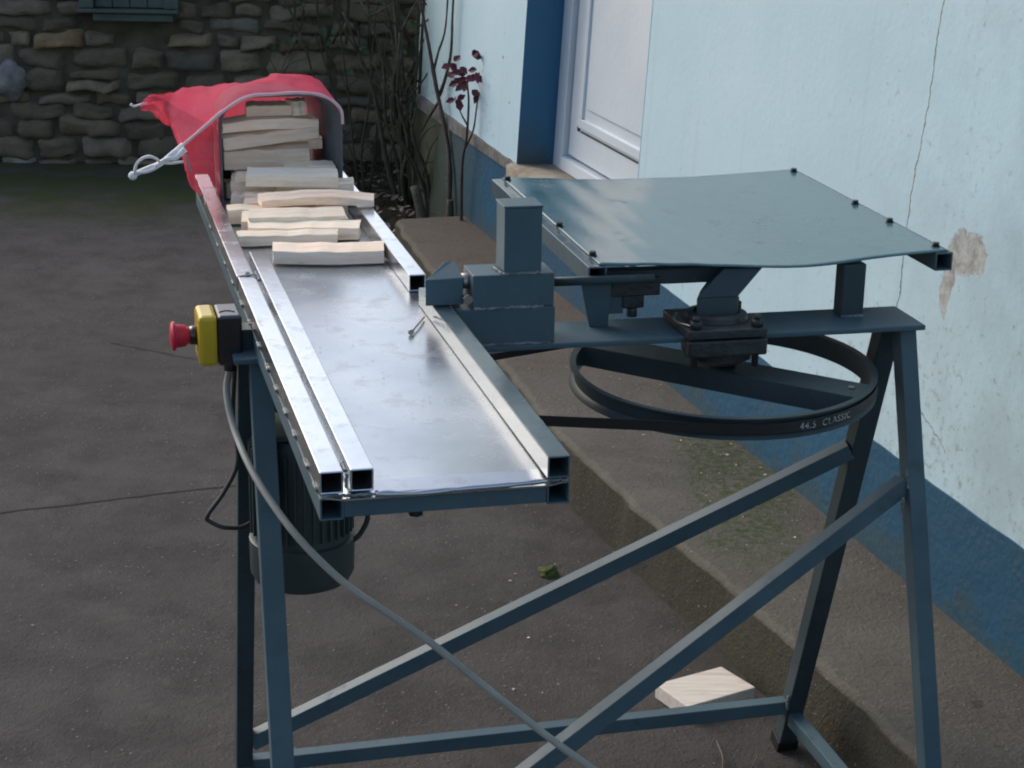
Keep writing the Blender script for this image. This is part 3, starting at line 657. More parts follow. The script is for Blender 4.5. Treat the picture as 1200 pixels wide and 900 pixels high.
b = NB(); pipe(b, [(.36, 2.80, .004), (.375, 2.87, .012), (.372, 2.95, .006)], .0014, n=5, k=5); at(tw, 'stem', b, M_LITTER)
b = NB(); pipe(b, [(.365, 2.79, .004), (.41, 2.82, .016), (.44, 2.90, .005)], .0012, n=5, k=5); at(tw, 'side_twig', b, M_LITTER)
# board offcut on the yard
b = NB()
c4 = [(.2745, 3.118), (.327, 3.030), (.459, 3.112), (.404, 3.196)]
hexa(b, [Vector((x, y, .0015)) for x, y in c4] + [Vector((x, y, .030)) for x, y in c4]); bmesh.ops.recalc_face_normals(b, faces=b.faces)
tag(obj('board_offcut', b, M_PLANK, bevel=.002), 'pale sawn board offcut lying on the yard against the step', 'board')

# ------------------------------------------------------------ the machine
O = Vector((-.19717, 1.80744, .92406)); ta = .2458; u = Vector((-math.sin(ta), math.cos(ta), 0)); v = Vector((math.cos(ta), math.sin(ta), 0)); Zd = Vector((0, 0, 1))
Bp = Vector((.59795, 2.60499, .87006)); ba = .2347; bu = Vector((math.cos(ba), math.sin(ba), 0)); bn = Vector((-math.sin(ba), math.cos(ba), 0)); BW = .1078
S = Vector((.10414, 2.54524, .96225)); W, T, L2 = .2692, .025, 1.5735; TS = .0274
def tf(U, V, Z): return O + u * U + v * V + Zd * (Z - O.z)       # tray frame: along, across, absolute height
def bf(s, n_, Z): return Bp - bu * s + bn * n_ + Zd * (Z - Bp.z)     # bar frame: distance left of its right end, depth, absolute height
def sf(U, V, Z): return S + bn * U + bu * V + Zd * (Z - S.z)     # table frame
mc = empty('kindling_splitter', Bp - bu * .5 + bn * .05 - Zd * Bp.z, 'grey-green welded kindling splitter on steel trestle legs with tray, flywheel and red stop button', 'machine')
def mp(name, b, m=M_PAINT, parent=None, **k): return obj(name, b, m, parent=parent or mc, **k)
zt = O.z; pl = zt - T          # rail top, plate top
# tray
b = NB(); x0, x1, x2 = .001, L2, .0
ns = 40; vs = []
for i in range(ns + 1):
    U = -.003 + (L2 + .003) * i / ns; row = []
    for j in range(13):
        V = .002 + (W - .004) * j / 12
        dz = .0012 * noise.noise(Vector((U * 3, V * 6, 1))) + (-.0035 * max(0, 1 - U / .018) if i < 2 else 0); row.append(b.verts.new(tf(U, V, pl - .0015 + dz * (0 if j in (0, 12) else 1))))
    vs.append(row)
for i in range(ns):
    for j in range(12): b.faces.new((vs[i][j], vs[i][j + 1], vs[i + 1][j + 1], vs[i + 1][j]))
e = bmesh.ops.extrude_face_region(b, geom=list(b.faces)); bmesh.ops.translate(b, verts=[q for q in e['geom'] if isinstance(q, bmesh.types.BMVert)], vec=(0, 0, -.0018))
bmesh.ops.recalc_face_normals(b, faces=b.faces); tray = mp('tray_plate', b, M_STEEL, smooth=False)
def rail(V, U0, U1, ztop, m=M_RAIL, name='rail', hollow=.0022, t=T):
    b = NB(); beam(b, tf(U0, V + t / 2, ztop - t / 2), tf(U1, V + t / 2, ztop - t / 2), t, t, v, hollow); return mp(name, b, m, bevel=.0012)
rA = rail(0, 0, .8213, zt, M_RAIL_LIT); rA2 = rail(-.0015, .8235, L2, zt + .0005, M_RAIL_LIT); rail(.0325, .003, .972, zt - .0002, M_RAIL_LIT)
rail(W - T, 0, .7164, zt, M_RAIL); rail(W - T, .7894, L2, zt, M_RAIL_LIT)
rl = zt - T - .0045
b = NB(); beam(b, tf(0, T / 2, rl - T / 2), tf(L2, T / 2, rl - T / 2), T, T, v, .0022); mp('lower_rail', b, M_PAINT, bevel=.0012)
b = NB(); beam(b, tf(0, W - T / 2, rl - T / 2), tf(L2, W - T / 2, rl - T / 2), T, T, v, .0022); mp('lower_rail', b, M_PAINT, bevel=.0012)
for U in (.012, .36, 1.05, 1.45):
    b = NB(); beam(b, tf(U + .001, T, rl - T / 2 + .001), tf(U + .001, W - T, rl - T / 2 + .001), T * .92, T * .92, u); mp('cross_member', b, M_PAINT, bevel=.001)
# weld seams
for U in (.02, .09, .19, .27, .36, .45, .55, .66, .76, .88, 1.0, 1.12, 1.25):
    b = NB(); bead(b, tf(U, -.0005, pl - .0015), tf(U + .024, -.0005, pl - .002), .0021, int(U * 100)); mp('weld_seam', b, M_WELD)
for A_, B_, r_, q_ in ((tf(.8225, .002, zt), tf(.8225, .030, zt), .0026, 3), (tf(.835, .014, zt), tf(.81, .026, zt), .0028, 5), (tf(.80, .0285, zt - .001), tf(.845, .0285, zt - .001), .0026, 6),
    (tf(.006, .0285, zt - .002), tf(.03, .0285, zt - .002), .0026, 3), (tf(.001, .0285, zt - .003), tf(.001, .0285, zt - .02), .002, 8), (tf(.001, .003, pl - .002), tf(.001, .055, pl - .003), .0022, 9), (tf(.0, W - .025, pl - .002), tf(.0, W - .002, pl - .002), .0018, 12)):
    b = NB(); bead(b, A_, B_, r_, q_); mp('weld_seam', b, M_WELD)
# smeared lip at the front of the plate
b = NB(); pipe(b, [tf(-.002, .058, pl - .002), tf(-.004, .10, pl - .004), tf(-.003, .15, pl - .003), tf(-.004, .20, pl - .002), tf(-.002, W - .026, pl - .001)], .0032, n=8, k=6, jit=.5); mp('front_lip', b, M_STEEL)
# bolt below the front member
b = NB(); cyl(b, tf(.02, .105, rl - T - .008), tf(.02, .105, rl - T + .002), .008, n=6); mp('bolt', b, M_BOLT)
# chute at the far end: bent sheet tunnel with rounded shoulders
def tunnel(U, k=6, th=0.):
    x0, x1 = .037 - th, .2455 + th - .040 * max(0, U - 1.431) / .139; z0, z1 = pl + .0005, 1.084 + th; r = .052
    pts = [(x0, z0)]
    for i in range(k + 1): a = math.pi - (math.pi / 2) * i / k; pts.append((x0 + r + r * math.cos(a), z1 - r + r * math.sin(a)))
    for i in range(k + 1): a = math.pi / 2 - (math.pi / 2) * i / k; pts.append((x1 - r + r * math.cos(a), z1 - r + r * math.sin(a)))
    pts.append((x1, z0)); return [tf(U, x, z_) for x, z_ in pts]
b = NB(); ins = [[b.verts.new(p) for p in tunnel(U)] for U in (1.431, 1.50, 1.57)]; outs = [[b.verts.new(p) for p in tunnel(U, th=.002)] for U in (1.431, 1.50, 1.57)]
for A_, fl in ((ins, 0), (outs, 1)):
    for a, c in zip(A_, A_[1:]):
        for i in range(len(a) - 1): f = b.faces.new((a[i], a[i + 1], c[i + 1], c[i])); f.smooth = True
for k in (0, -1):
    for i in range(len(ins[0]) - 1): b.faces.new((ins[k][i], ins[k][i + 1], outs[k][i + 1], outs[k][i]))
bmesh.ops.recalc_face_normals(b, faces=b.faces)
M_CHUTE = paint('chute_paint', (.10, .115, .13), (.15, .165, .175), .4)
mp('chute', b, M_CHUTE)
b = NB(); fbox(b, tf, 1.552, 1.556, .040, .206, pl + .001, 1.03); mp('chute_dark_sheet', b, M_PAINTD)  # dark sheet added to stand in for the shade deep in the chute
# main bar
b = NB(); fbox(b, bf, 0, .995, 0, BW, Bp.z - .008, Bp.z); o = mp('main_bar', b, M_PAINT, bevel=.002)
# trestle legs
K = .3375
def legp(s, sg, z): return bf(s, BW * (.6 if sg > 0 else .4) + sg * K * (Bp.z - z), z)
def leg(s, sg, m=M_PAINT, w1=.030, w2=.030):
    b = NB(); beam(b, legp(s, sg, Bp.z - .0085), legp(s, sg, .003), w1, w2, bu); l = mp('leg', b, m, bevel=.0015)
    b = NB(); p = legp(s, sg, .0015); beam(b, p, p + (legp(s, sg, .05) - legp(s, sg, 0)) * .5, w1 + .007, w2 + .007, bu)
    obj('foot_cap', b, M_BLACK, parent=l, bevel=.002)
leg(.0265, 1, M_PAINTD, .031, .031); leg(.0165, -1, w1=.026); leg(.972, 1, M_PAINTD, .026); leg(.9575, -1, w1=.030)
def brace(P, Q, w_=.025, m=M_PAINT, nm='brace'):
    b = NB(); beam(b, P, Q, w_, w_, bn); mp(nm, b, m, bevel=.0012)
brace(legp(.04, 1, .632) - bn * .002, legp(.96, 1, .135) - bn * .002)
brace(legp(.030, -1, .640) + bn * .002, legp(.945, -1, .10) + bn * .002)
brace(legp(.04, 1, .098), legp(.96, 1, .083), .024, nm='stretcher')
brace(legp(.0265, 1, .075) - bn * .016, legp(.0165, -1, .075) + bn * .014, .024, nm='stretcher')
brace(legp(.972, 1, .075) - bn * .016, legp(.9575, -1, .075) + bn * .014, .024, nm='stretcher')
def joint(P, d, L=.026, q=1):
    b = NB(); bead(b, P - d * L / 2, P + d * L / 2, .0026, q); mp('weld_seam', b, M_WELD)
joint(bf(.0165, BW * .4 - .019, Bp.z - .0095), bu, .026, 1); joint(bf(.9575, BW * .4 - .019, Bp.z - .0095), bu, .03, 2)
joint(legp(.030, -1, .652) - bn * .0135 - bu * 0, (legp(0, -1, .68) - legp(0, -1, .64)).normalized(), .03, 3); joint(legp(.041, -1, .615) - bn * .0135, Zd, .026, 4)
joint(legp(.045, 1, .112) - bn * .0135, Zd, .026, 5); joint(bf(.090, .0595, Bp.z + .001), bu, .036, 6); joint(bf(.62, .0055, Bp.z + .001), bu, .12, 7)
# splitter head blocks beside the tray
zb = Bp.z
b = NB(); fbox(b, bf, .554, .692, .006, .075, zb + .0005, .922); mp('head_block', b, M_PAINT, bevel=.0015)
b = NB(); fbox(b, bf, .5555, .670, .008, .072, .9225, .969); mp('head_block', b, M_PAINT, bevel=.0015)
b = NB(); fbox(b, bf, .574, .6265, .010, .060, .9695, 1.060); fbox(b, bf, .573, .628, .0085, .0615, 1.0603, 1.0635); mp('ram_post', b, M_PAINT, bevel=.001)
for A_, B_, r_, q_ in ((bf(.57, .007, .9225), bf(.668, .007, .9225), .0028, 2), (bf(.575, .009, .970), bf(.628, .009, .970), .0026, 4), (bf(.628, .012, .970), bf(.633, .05, .970), .0026, 7)):
    b = NB(); bead(b, A_, B_, r_, q_); mp('weld_seam', b, M_WELD)
# wedge blade pointing across the tray
b = NB(); 
hexa(b, [bf(.733, .020, .9265), bf(.680, .020, .9265), bf(.680, .068, .9265), bf(.724, .062, .9265), bf(.733, .022, .962), bf(.681, .020, .964), bf(.684, .066, .978), bf(.700, .060, .977)])
bmesh.ops.recalc_face_normals(b, faces=b.faces); mp('splitting_wedge', b, M_PAINT, bevel=.001)
b = NB(); cyl(b, bf(.684, .038, .955), bf(.664, .038, .955), .011, n=14); cyl(b, bf(.676, .020, .936), bf(.676, .008, .936), .007, n=6); mp('wedge_pin', b, M_BRASS)
# round push rod towards the table
b = NB(); cyl(b, bf(.556, .05, .945), bf(.40, .05, .944), .0065, n=14); mp('push_rod', b, M_PAINTD)
# sheet table on its two tubes
zs = S.z
b = NB(); beam(b, sf(0, TS / 2, zs - TS / 2), sf(.6247, TS / 2, zs - TS / 2), TS, TS, bu, .0028); tl_ = mp('table_tube', b, M_RAIL, bevel=.0012)
b = NB(); beam(b, sf(0, .5281 + TS / 2, zs - TS / 2), sf(.615, .5281 + TS / 2, zs - TS / 2), TS, TS, bu, .0028); mp('table_tube', b, M_PAINT, bevel=.0012)
def sagz(U, V):
    f = (V - .014) / (.5555 - .014); e_ = U / .62
    s_ = -.0105 * math.sin(math.pi * min(max(f, 0), 1)) ** 1.1 * (1 - .25 * e_) - .0035 * math.exp(-((f - .62) / .15) ** 2)
    s_ += .0022 * math.sin(9 * f + 2.2 * e_) * math.sin(math.pi * f)
    s_ += .00045 * math.sin(52 * f + 5 * e_ + 2 * math.sin(3 * e_)) * math.exp(-((f - .22) / .14) ** 2)
    return zs + .0028 + s_
b = NB(); nu, nv = 48, 160; g_ = []
for i in range(nu + 1):
    row = []
    for j in range(nv + 1):
        U = .003 + (.622 - .003) * i / nu; V = .018 + (.548 - .018) * j / nv; row.append(b.verts.new(sf(U, V, sagz(U, V))))
    g_.append(row)
for i in range(nu):
    for j in range(nv): f = b.faces.new((g_[i][j], g_[i][j + 1], g_[i + 1][j + 1], g_[i + 1][j]))
sh = mp('table_sheet', b, M_TABLE, smooth=True); md = sh.modifiers.new('solid', 'SOLIDIFY'); md.thickness = .0018; md.offset = -1
for (U, V) in ((.055, .021), (.245, .021), (.60, .022), (.60, .540), (.33, .541), (.195, .541), (.03, .541)):
    b = NB(); z_ = sagz(U, V); cyl(b, sf(U, V, z_), sf(U, V, z_ + .0016), .0066, n=20); cyl(b, sf(U, V, z_ + .0016), sf(U, V, z_ + .0065), .0052, n=6); mp('bolt', b, M_BOLT)
# under the table: cross tubes, post, bracket, gusset, arm
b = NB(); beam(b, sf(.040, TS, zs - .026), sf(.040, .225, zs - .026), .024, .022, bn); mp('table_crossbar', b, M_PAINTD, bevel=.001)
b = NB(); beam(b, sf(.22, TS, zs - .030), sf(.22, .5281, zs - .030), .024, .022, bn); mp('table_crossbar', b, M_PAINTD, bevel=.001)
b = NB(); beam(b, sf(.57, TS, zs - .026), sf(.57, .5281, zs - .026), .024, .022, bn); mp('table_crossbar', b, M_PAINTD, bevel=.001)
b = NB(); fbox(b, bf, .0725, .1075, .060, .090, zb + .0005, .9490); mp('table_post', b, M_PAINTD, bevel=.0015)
b = NB(); hexa(b, [bf(.486, .073, zb + .0008), bf(.458, .073, zb + .0008), bf(.458, .078, zb + .0008), bf(.486, .078, zb + .0008), bf(.502, .064, zs - TS), bf(.458, .064, zs - TS), bf(.458, .069, zs - TS), bf(.502, .069, zs - TS)]); bmesh.ops.recalc_face_normals(b, faces=b.faces); mp('gusset', b, M_PAINT)
b = NB(); fbox(b, bf, .432, .457, .086, .089, .884, .928); mp('gusset', b, M_PAINT, bevel=.001)
b = NB(); fbox(b, bf, .380, .4525, .078, .118, .911, .938); fbox(b, bf, .402, .434, .082, .110, .892, .9105); cyl(b, bf(.418, .09, .878), bf(.418, .09, .8915), .008, n=12); mp('sensor_bracket', b, M_GREASE, bevel=.002)
b = NB()
hexa(b, [bf(.338, .036, .8885), bf(.276, .036, .8885), bf(.262, .075, .8885), bf(.322, .075, .8885), bf(.338, .040, .914), bf(.276, .040, .914), bf(.262, .075, .914), bf(.322, .075, .914)])
hexa(b, [bf(.338, .040, .9145), bf(.276, .040, .9145), bf(.262, .075, .9145), bf(.322, .075, .9145), bf(.291, .064, .9500), bf(.231, .064, .9500), bf(.222, .105, .9500), bf(.280, .105, .9500)])
bmesh.ops.recalc_face_normals(b, faces=b.faces); mp('crank_arm', b, M_PAINTD, bevel=.0015)
# bearing housing straddling the bar, greasy
b = NB(); fbox(b, bf, .252, .368, -.022, .10, zb + .0008, .884); mp('bearing_plate', b, M_GREASE, bevel=.002)
b = NB(); lathe(b, bf(.306, .045, 0), [(.046, .8845), (.044, .892), (.034, .894), (.030, .8903)], n=28); mp('bearing_cap', b, M_GREASE, smooth=False)
b = NB(); lathe(b, bf(.306, .03, 0), [(.034, .825), (.050, .834), (.053, .846), (.053, .8615)], n=32); mp('bearing_housing', b, M_GREASE)
b = NB(); fbox(b, bf, .251, .367, -.0235, -.001, .845, .869); mp('bearing_flange', b, M_GREASE, bevel=.003)
for (s, n_) in ((.264, -.010), (.354, -.008), (.262, .085)):
    b = NB(); cyl(b, bf(s, n_, .884), bf(s, n_, .895), .0085, n=6); cyl(b, bf(s, n_, .895), bf(s, n_, .901), .005, n=10); cyl(b, bf(s, n_, .826), bf(s, n_, .884), .005, n=10); mp('nut', b, M_GREASE)
# bent steel shims / clip catching light
b = NB(); pipe(b, [bf(.362, .055, .890), bf(.372, .03, .886), bf(.36, .0, .886), bf(.346, -.01, .887)], .002, n=6, k=5, jit=.5); mp('retaining_clip', b, M_BRASS)
# flywheel / big grooved pulley
wc = Vector((.33, 2.59, .8095)); wc = bf(.2887, .0539, .8095); wn = Vector((-.001, -.037, 1)).normalized(); WR = .2221
b = NB()
lathe(b, wc, [(WR, 0), (WR, -.0022), (WR - .006, -.0055), (WR - .007, -.022), (WR - .001, -.0275), (WR, -.031), (WR - .009, -.0325), (WR - .0095, -.0005)], wn, 128, closed=True)
whl = mp('flywheel', b, M_PAINTD)
for f in whl.data.polygons: f.use_smooth = True
md = whl.modifiers.new('es', 'EDGE_SPLIT'); md.split_angle = R(35)
sa = math.atan2(2.4535 - 2.727, .401 - .0945)
spk = Vector((math.cos(-.50), math.sin(-.50), 0)); spk = (spk - wn * spk.dot(wn)).normalized(); spn = wn.cross(spk)
hubc = wc - wn * .016
b = NB(); beam(b, hubc - spk * (WR - .009), hubc + spk * (WR - .009), .060, .032, spn); obj('spoke', b, M_PAINTD, parent=whl, bevel=.0015)
b = NB(); cyl(b, hubc + wn * .0162, Vector((hubc.x, hubc.y, .862)), .019, n=24); obj('hub', b, M_GREASE, parent=whl)
b = NB(); cyl(b, hubc + spk * .195 + wn * .0162, hubc + spk * .195 + wn * .0195, .004, n=8); obj('bolt', b, M_BRASS, parent=whl)
# drive belt round flywheel and motor pulley
mcx = bf(.902, .060, 0)
def tangent_loop(c1, r1, c2, r2, n=80):
    """outline of a belt round two circles, as points in the plane"""
    d = (c2 - c1); L = d.length; e = d / L; p = Vector((-e.y, e.x)); a = math.acos((r1 - r2) / L); pts = []
    for i in range(n): t = a + (2 * math.pi - 2 * a) * i / (n - 1); pts.append(c1 + (e * math.cos(t) + p * math.sin(t)) * r1)
    for i in range(24): t = -a + 2 * a * i / 23; pts.append(c2 + (e * math.cos(t) + p * math.sin(t)) * r2)
    return pts
c1 = Vector((wc.x, wc.y)); c2 = Vector((mcx.x, mcx.y)); PR = .034
def beltz(p, off):
    f = (Vector((p.x, p.y)) - c1).length; 
    zz = wc.z + off - ((p.x - wc.x) * wn.x + (p.y - wc.y) * wn.y) / wn.z
    return zz
b = NB(); out_, in_ = tangent_loop(c1, WR + .0005, c2, PR + .008), tangent_loop(c1, WR - .0065, c2, PR + .001); rings = []
for p, q in zip(out_, in_):
    rings.append([b.verts.new((p.x, p.y, beltz(p, -.0068))), b.verts.new((p.x, p.y, beltz(p, -.0215))), b.verts.new((q.x, q.y, beltz(q, -.0195))), b.verts.new((q.x, q.y, beltz(q, -.0088)))])
for i in range(len(rings)):
    a, c = rings[i], rings[(i + 1) % len(rings)]
    for k in range(4): b.faces.new((a[k], a[(k + 1) % 4], c[(k + 1) % 4], c[k]))
bmesh.ops.recalc_face_normals(b, faces=b.faces); belt = mp('drive_belt', b, M_BLACK, smooth=False)
# printed size on the belt
def text_on_arc(body, ang0, size, z0, r, parent):
    cu = bpy.data.curves.new('belt_print', 'FONT'); cu.body = body; cu.size = size; cu.extrude = 0; cu.space_character = 1.15
    t = bpy.data.objects.new('tmp', cu); COL.objects.link(t); bpy.context.view_layer.update()
    me = bpy.data.meshes.new_from_object(t.evaluated_get(bpy.context.evaluated_depsgraph_get())); bpy.data.objects.remove(t)
    b = NB(); b.from_mesh(me); bmesh.ops.subdivide_edges(b, edges=[e for e in b.edges if e.calc_length() > .003], cuts=2)
    for v_ in b.verts:
        x, y = v_.co.x, v_.co.y; a = ang0 + x / r; p = Vector((c1.x + r * math.cos(a), c1.y + r * math.sin(a), 0)); p.z = beltz(p, z0 + y); v_.co = p
    o = obj('belt_print', b, M_INK, parent=parent); return o
text_on_arc('44.5  CLASSIC', math.atan2(2.345 - wc.y, .405 - wc.x) - .0, .0135, -.0195, WR + .0012, belt)
# motor under the bar
b = NB(); zc = mcx + Zd * 0
lathe(b, mcx, [(.030, .7475), (.060, .745), (.067, .738), (.068, .59)], n=40); mot = mp('motor', b, M_MOTOR)
for f in mot.data.polygons: f.use_smooth = True
mot.modifiers.new('es', 'EDGE_SPLIT').split_angle = R(35)
b = NB()
for i in range(36):
    a = 2 * math.pi * i / 36; d = Vector((math.cos(a), math.sin(a), 0)); t = Vector((-d.y, d.x, 0)); c = mcx
    hexa(b, [c + d * .066 - t * .0012 + Zd * .60, c + d * .0735 - t * .0012 + Zd * .60, c + d * .0735 + t * .0012 + Zd * .60, c + d * .066 + t * .0012 + Zd * .60, c + d * .066 - t * .0012 + Zd * .73, c + d * .0735 - t * .0012 + Zd * .73, c + d * .0735 + t * .0012 + Zd * .73, c + d * .066 + t * .0012 + Zd * .73])
bmesh.ops.recalc_face_normals(b, faces=b.faces); obj('cooling_fins', b, M_MOTOR, parent=mot)
b = NB(); lathe(b, mcx, [(.0, .518), (.052, .5185), (.067, .526), (.0735, .538), (.0745, .588), (.070, .590), (.0, .5905)], n=40); fc = obj('fan_cover', b, M_MOTOR, parent=mot)
for f in fc.data.polygons: f.use_smooth = True
fc.modifiers.new('es', 'EDGE_SPLIT').split_angle = R(40)
b = NB(); lathe(b, mcx, [(.034 + .008, .803), (.034 + .002, .797), (.034 + .002, .787), (.034 + .008, .780), (.012, .779), (.012, .748), (.0, .7479)], n=32); obj('motor_pulley', b, M_PAINTD, parent=mot)
b = NB(); fbox(b, bf, .84, .964, .004, .104, .7485, .7545); obj('mounting_plate', b, M_PAINTD, parent=mot, bevel=.001)
for s in (.85, .955):
    b = NB(); beam(b, bf(s, .098, .755), bf(s, .098, .862), .010, .010, bu); obj('hanger', b, M_PAINTD, parent=mot)
# emergency stop box
es = obj('stop_switch', (lambda b: (fbox(b, tf, .62, .686, -.0475, -.0150, .853, .9225), b)[1])(NB()), M_BLK, parent=mc, bevel=.004)
b = NB(); fbox(b, tf, .6195, .6865, -.0735, -.0478, .8525, .923); obj('switch_lid', b, M_YEL, parent=es, bevel=.006)
b = NB(); cyl(b, tf(.653, -.0738, .889), tf(.653, -.083, .889), .0135, .0125, n=28); obj('button_collar', b, M_BLK, parent=es)
b = NB(); lathe(b, tf(.653, -.083, .889), [(.0, -.001), (.0115, .0), (.0120, .003), (.0150, .006), (.0160, .016), (.0170, .0185), (.0198, .0195), (.0200, .0225), (.0175, .0245), (.009, .0262), (.0, .0265)], -v, 40); rb = obj('push_button', b, M_RED, parent=es)
for f in rb.data.polygons: f.use_smooth = True
rb.modifiers.new('es', 'EDGE_SPLIT').split_angle = R(45)
b = NB(); fbox(b, tf, .635, .671, -.0149, -.0008, .868, .898); obj('mounting_bracket', b, M_PAINTD, parent=es)
b = NB(); pts = [tf(.640 + .007 * math.sin(math.pi * i / 8), -.0435 + .0205 * i / 8, .92275) for i in range(9)]; pipe(b, pts, .0009, n=5, k=2); obj('moulded_mark', b, M_BLACK, parent=es)
b = NB(); cyl(b, tf(.650, -.030, .8535), tf(.650, -.030, .838), .0085, n=16); obj('cable_gland', b, M_BLK, parent=es)
# cables
b = NB(); gl = tf(.650, -.030, .842)
pipe(b, [gl, (-0.387, 2.41, 0.812), (-0.371, 2.37, 0.771), (-0.333, 2.29, 0.735), (-0.275, 2.22, 0.686), (-0.213, 2.19, 0.635), (-0.157, 2.17, 0.603), (-0.102, 2.155, 0.571), (-0.047, 2.14, 0.531), (0.007, 2.13, 0.49), (0.057, 2.12, 0.453), (0.108, 2.1, 0.424), (.21, 2.06, .366), (.36, 2.0, .26), (.55, 1.9, .10), (.72, 1.78, .006), (.95, 1.5, .006)], .0048, n=10, k=8)
mp('power_cable', b, M_CABLE)
b = NB(); pipe(b, [gl + Vector((.006, .003, .0)), (-.388, 2.465, .759), (-.383, 2.465, .695), (-.402, 2.462, .650), (-.427, 2.46, .613), (-.424, 2.46, .603), (-.400, 2.46, .594), (-.372, 2.49, .590), (-.34, 2.55, .62)], .0032, n=8, k=8); mp('motor_cable', b, M_CABLED)
b = NB(); pipe(b, [(-.245, 2.47, .56), (-.223, 2.45, .581), (-.208, 2.45, .597), (-.199, 2.45, .63), (-.205, 2.45, .72), (-.215, 2.45, .80)], .0036, n=8, k=8); mp('motor_cable', b, M_CABLED)

# ------------------------------------------------------------ nail on the tray and small shards
nl = empty('nail', tf(.60, .22, pl), 'bent steel nail lying on the tray plate near its right rail', 'nail')
b = NB(); pipe(b, [tf(.572, .2065, pl + .003), tf(.605, .222, pl + .004), tf(.640, .237, pl + .003)], .0016, n=6, k=3); at(nl, 'shank', b, M_BRASS)
b = NB(); cyl(b, tf(.568, .2045, pl + .003), tf(.571, .206, pl + .003), .0038, n=10); at(nl, 'head', b, M_BRASS)
rn = random.Random(31); b = NB()
for i in range(150):
    U, V = rn.uniform(.1, .93), rn.uniform(.07, .235); a = rn.uniform(0, 6.28); L = rn.uniform(.0012, .005)
    if rn.random() < .8: U = rn.gauss(.87, .045); U = min(U, .955); L *= .6
    leaf(b, tf(U, V, pl + .0015), (math.cos(a), math.sin(a), rn.uniform(0, .3)), (rn.uniform(-.3, .3), 0, 1), L, L * .5)
tag(obj('wood_splinters', b, M_CHIP, keep=True), 'fine wood splinters and crumbs lying on the steel tray', 'splinters', kind='stuff')

# ------------------------------------------------------------ kindling sticks
GRP = 'split kindling sticks heaped on the tray'
def stick(uL, vL, uR, vR, zb_, h, w_, label, m=M_WOOD, arch=0., bow=0., taper=0., seed=1, tiltz=0.):
    """split stick along the tray's width. (u,v) = lower front corners; arch bulges the top up, bow bends it towards the camera"""
    r_ = random.Random(seed); n = 14; off = Vector((seed * 3.1, 0, 0))
    A, B = tf(uL, vL, zb_), tf(uR, vR, zb_ + tiltz); ax = (B - A).normalized(); L = (B - A).length
    bk = Vector((-ax.y, ax.x, 0)).normalized(); X = ax; Y = bk; Zz = X.cross(Y)
    wl, wr = w_ * r_.uniform(.85, 1.12), w_ * r_.uniform(.85, 1.12); lean = r_.uniform(-.12, .25); bkh = r_.uniform(.001, .009); skw = r_.uniform(-.006, .006)
    b = NB(); rows = []
    for i in range(n + 1):
        f = i / n; hump = math.sin(math.pi * f)
        hh = h * (1 - taper * f) + arch * hump + .0026 * noise.noise(Vector((f * 5, 0, 0)) + off); ww = wl + (wr - wl) * f
        y0 = -bow * hump + .0034 * noise.noise(Vector((f * 3.3, 7, 0)) + off); zb2 = (arch * .55 * hump if arch > 0 else 0)
        x = f * L
        pts = [(y0, zb2 + .0006), (y0 - .0007, zb2 + hh * .5), (y0 + lean * hh * .3, hh - .0006), (y0 + lean * hh * .3 + .0012, hh), (y0 + ww * .5, hh + bkh * .5 + .0010 * noise.noise(Vector((f * 6, 3, 0)) + off)), (y0 + ww * .96, hh * r_.uniform(.98, 1.0) + bkh), (y0 + ww, hh * .45), (y0 + ww * .97, zb2 + .0006)]
        rows.append([b.verts.new((x + (r_.uniform(-.0012, .0012) if i in (0, n) else 0) + skw * (p[0] / w_) * (f - .5) * 2, p[0], p[1])) for p in pts])
    for a, c in zip(rows, rows[1:]):
        for k in range(8): j = (k + 1) % 8; b.faces.new((a[k], a[j], c[j], c[k]))
    b.faces.new(rows[0]); b.faces.new(rows[-1][::-1]); bmesh.ops.recalc_face_normals(b, faces=b.faces)
    me = bpy.data.meshes.new('kindling_stick'); b.to_mesh(me); b.free(); me.materials.append(m)
    o = bpy.data.objects.new('kindling_stick', me); COL.objects.link(o)
    Mx = Matrix((X, Y, Zz)).transposed().to_4x4(); Mx.translation = A; o.matrix_world = Mx
    tag(o, label, 'kindling', GRP); return o
P0 = pl + .0008
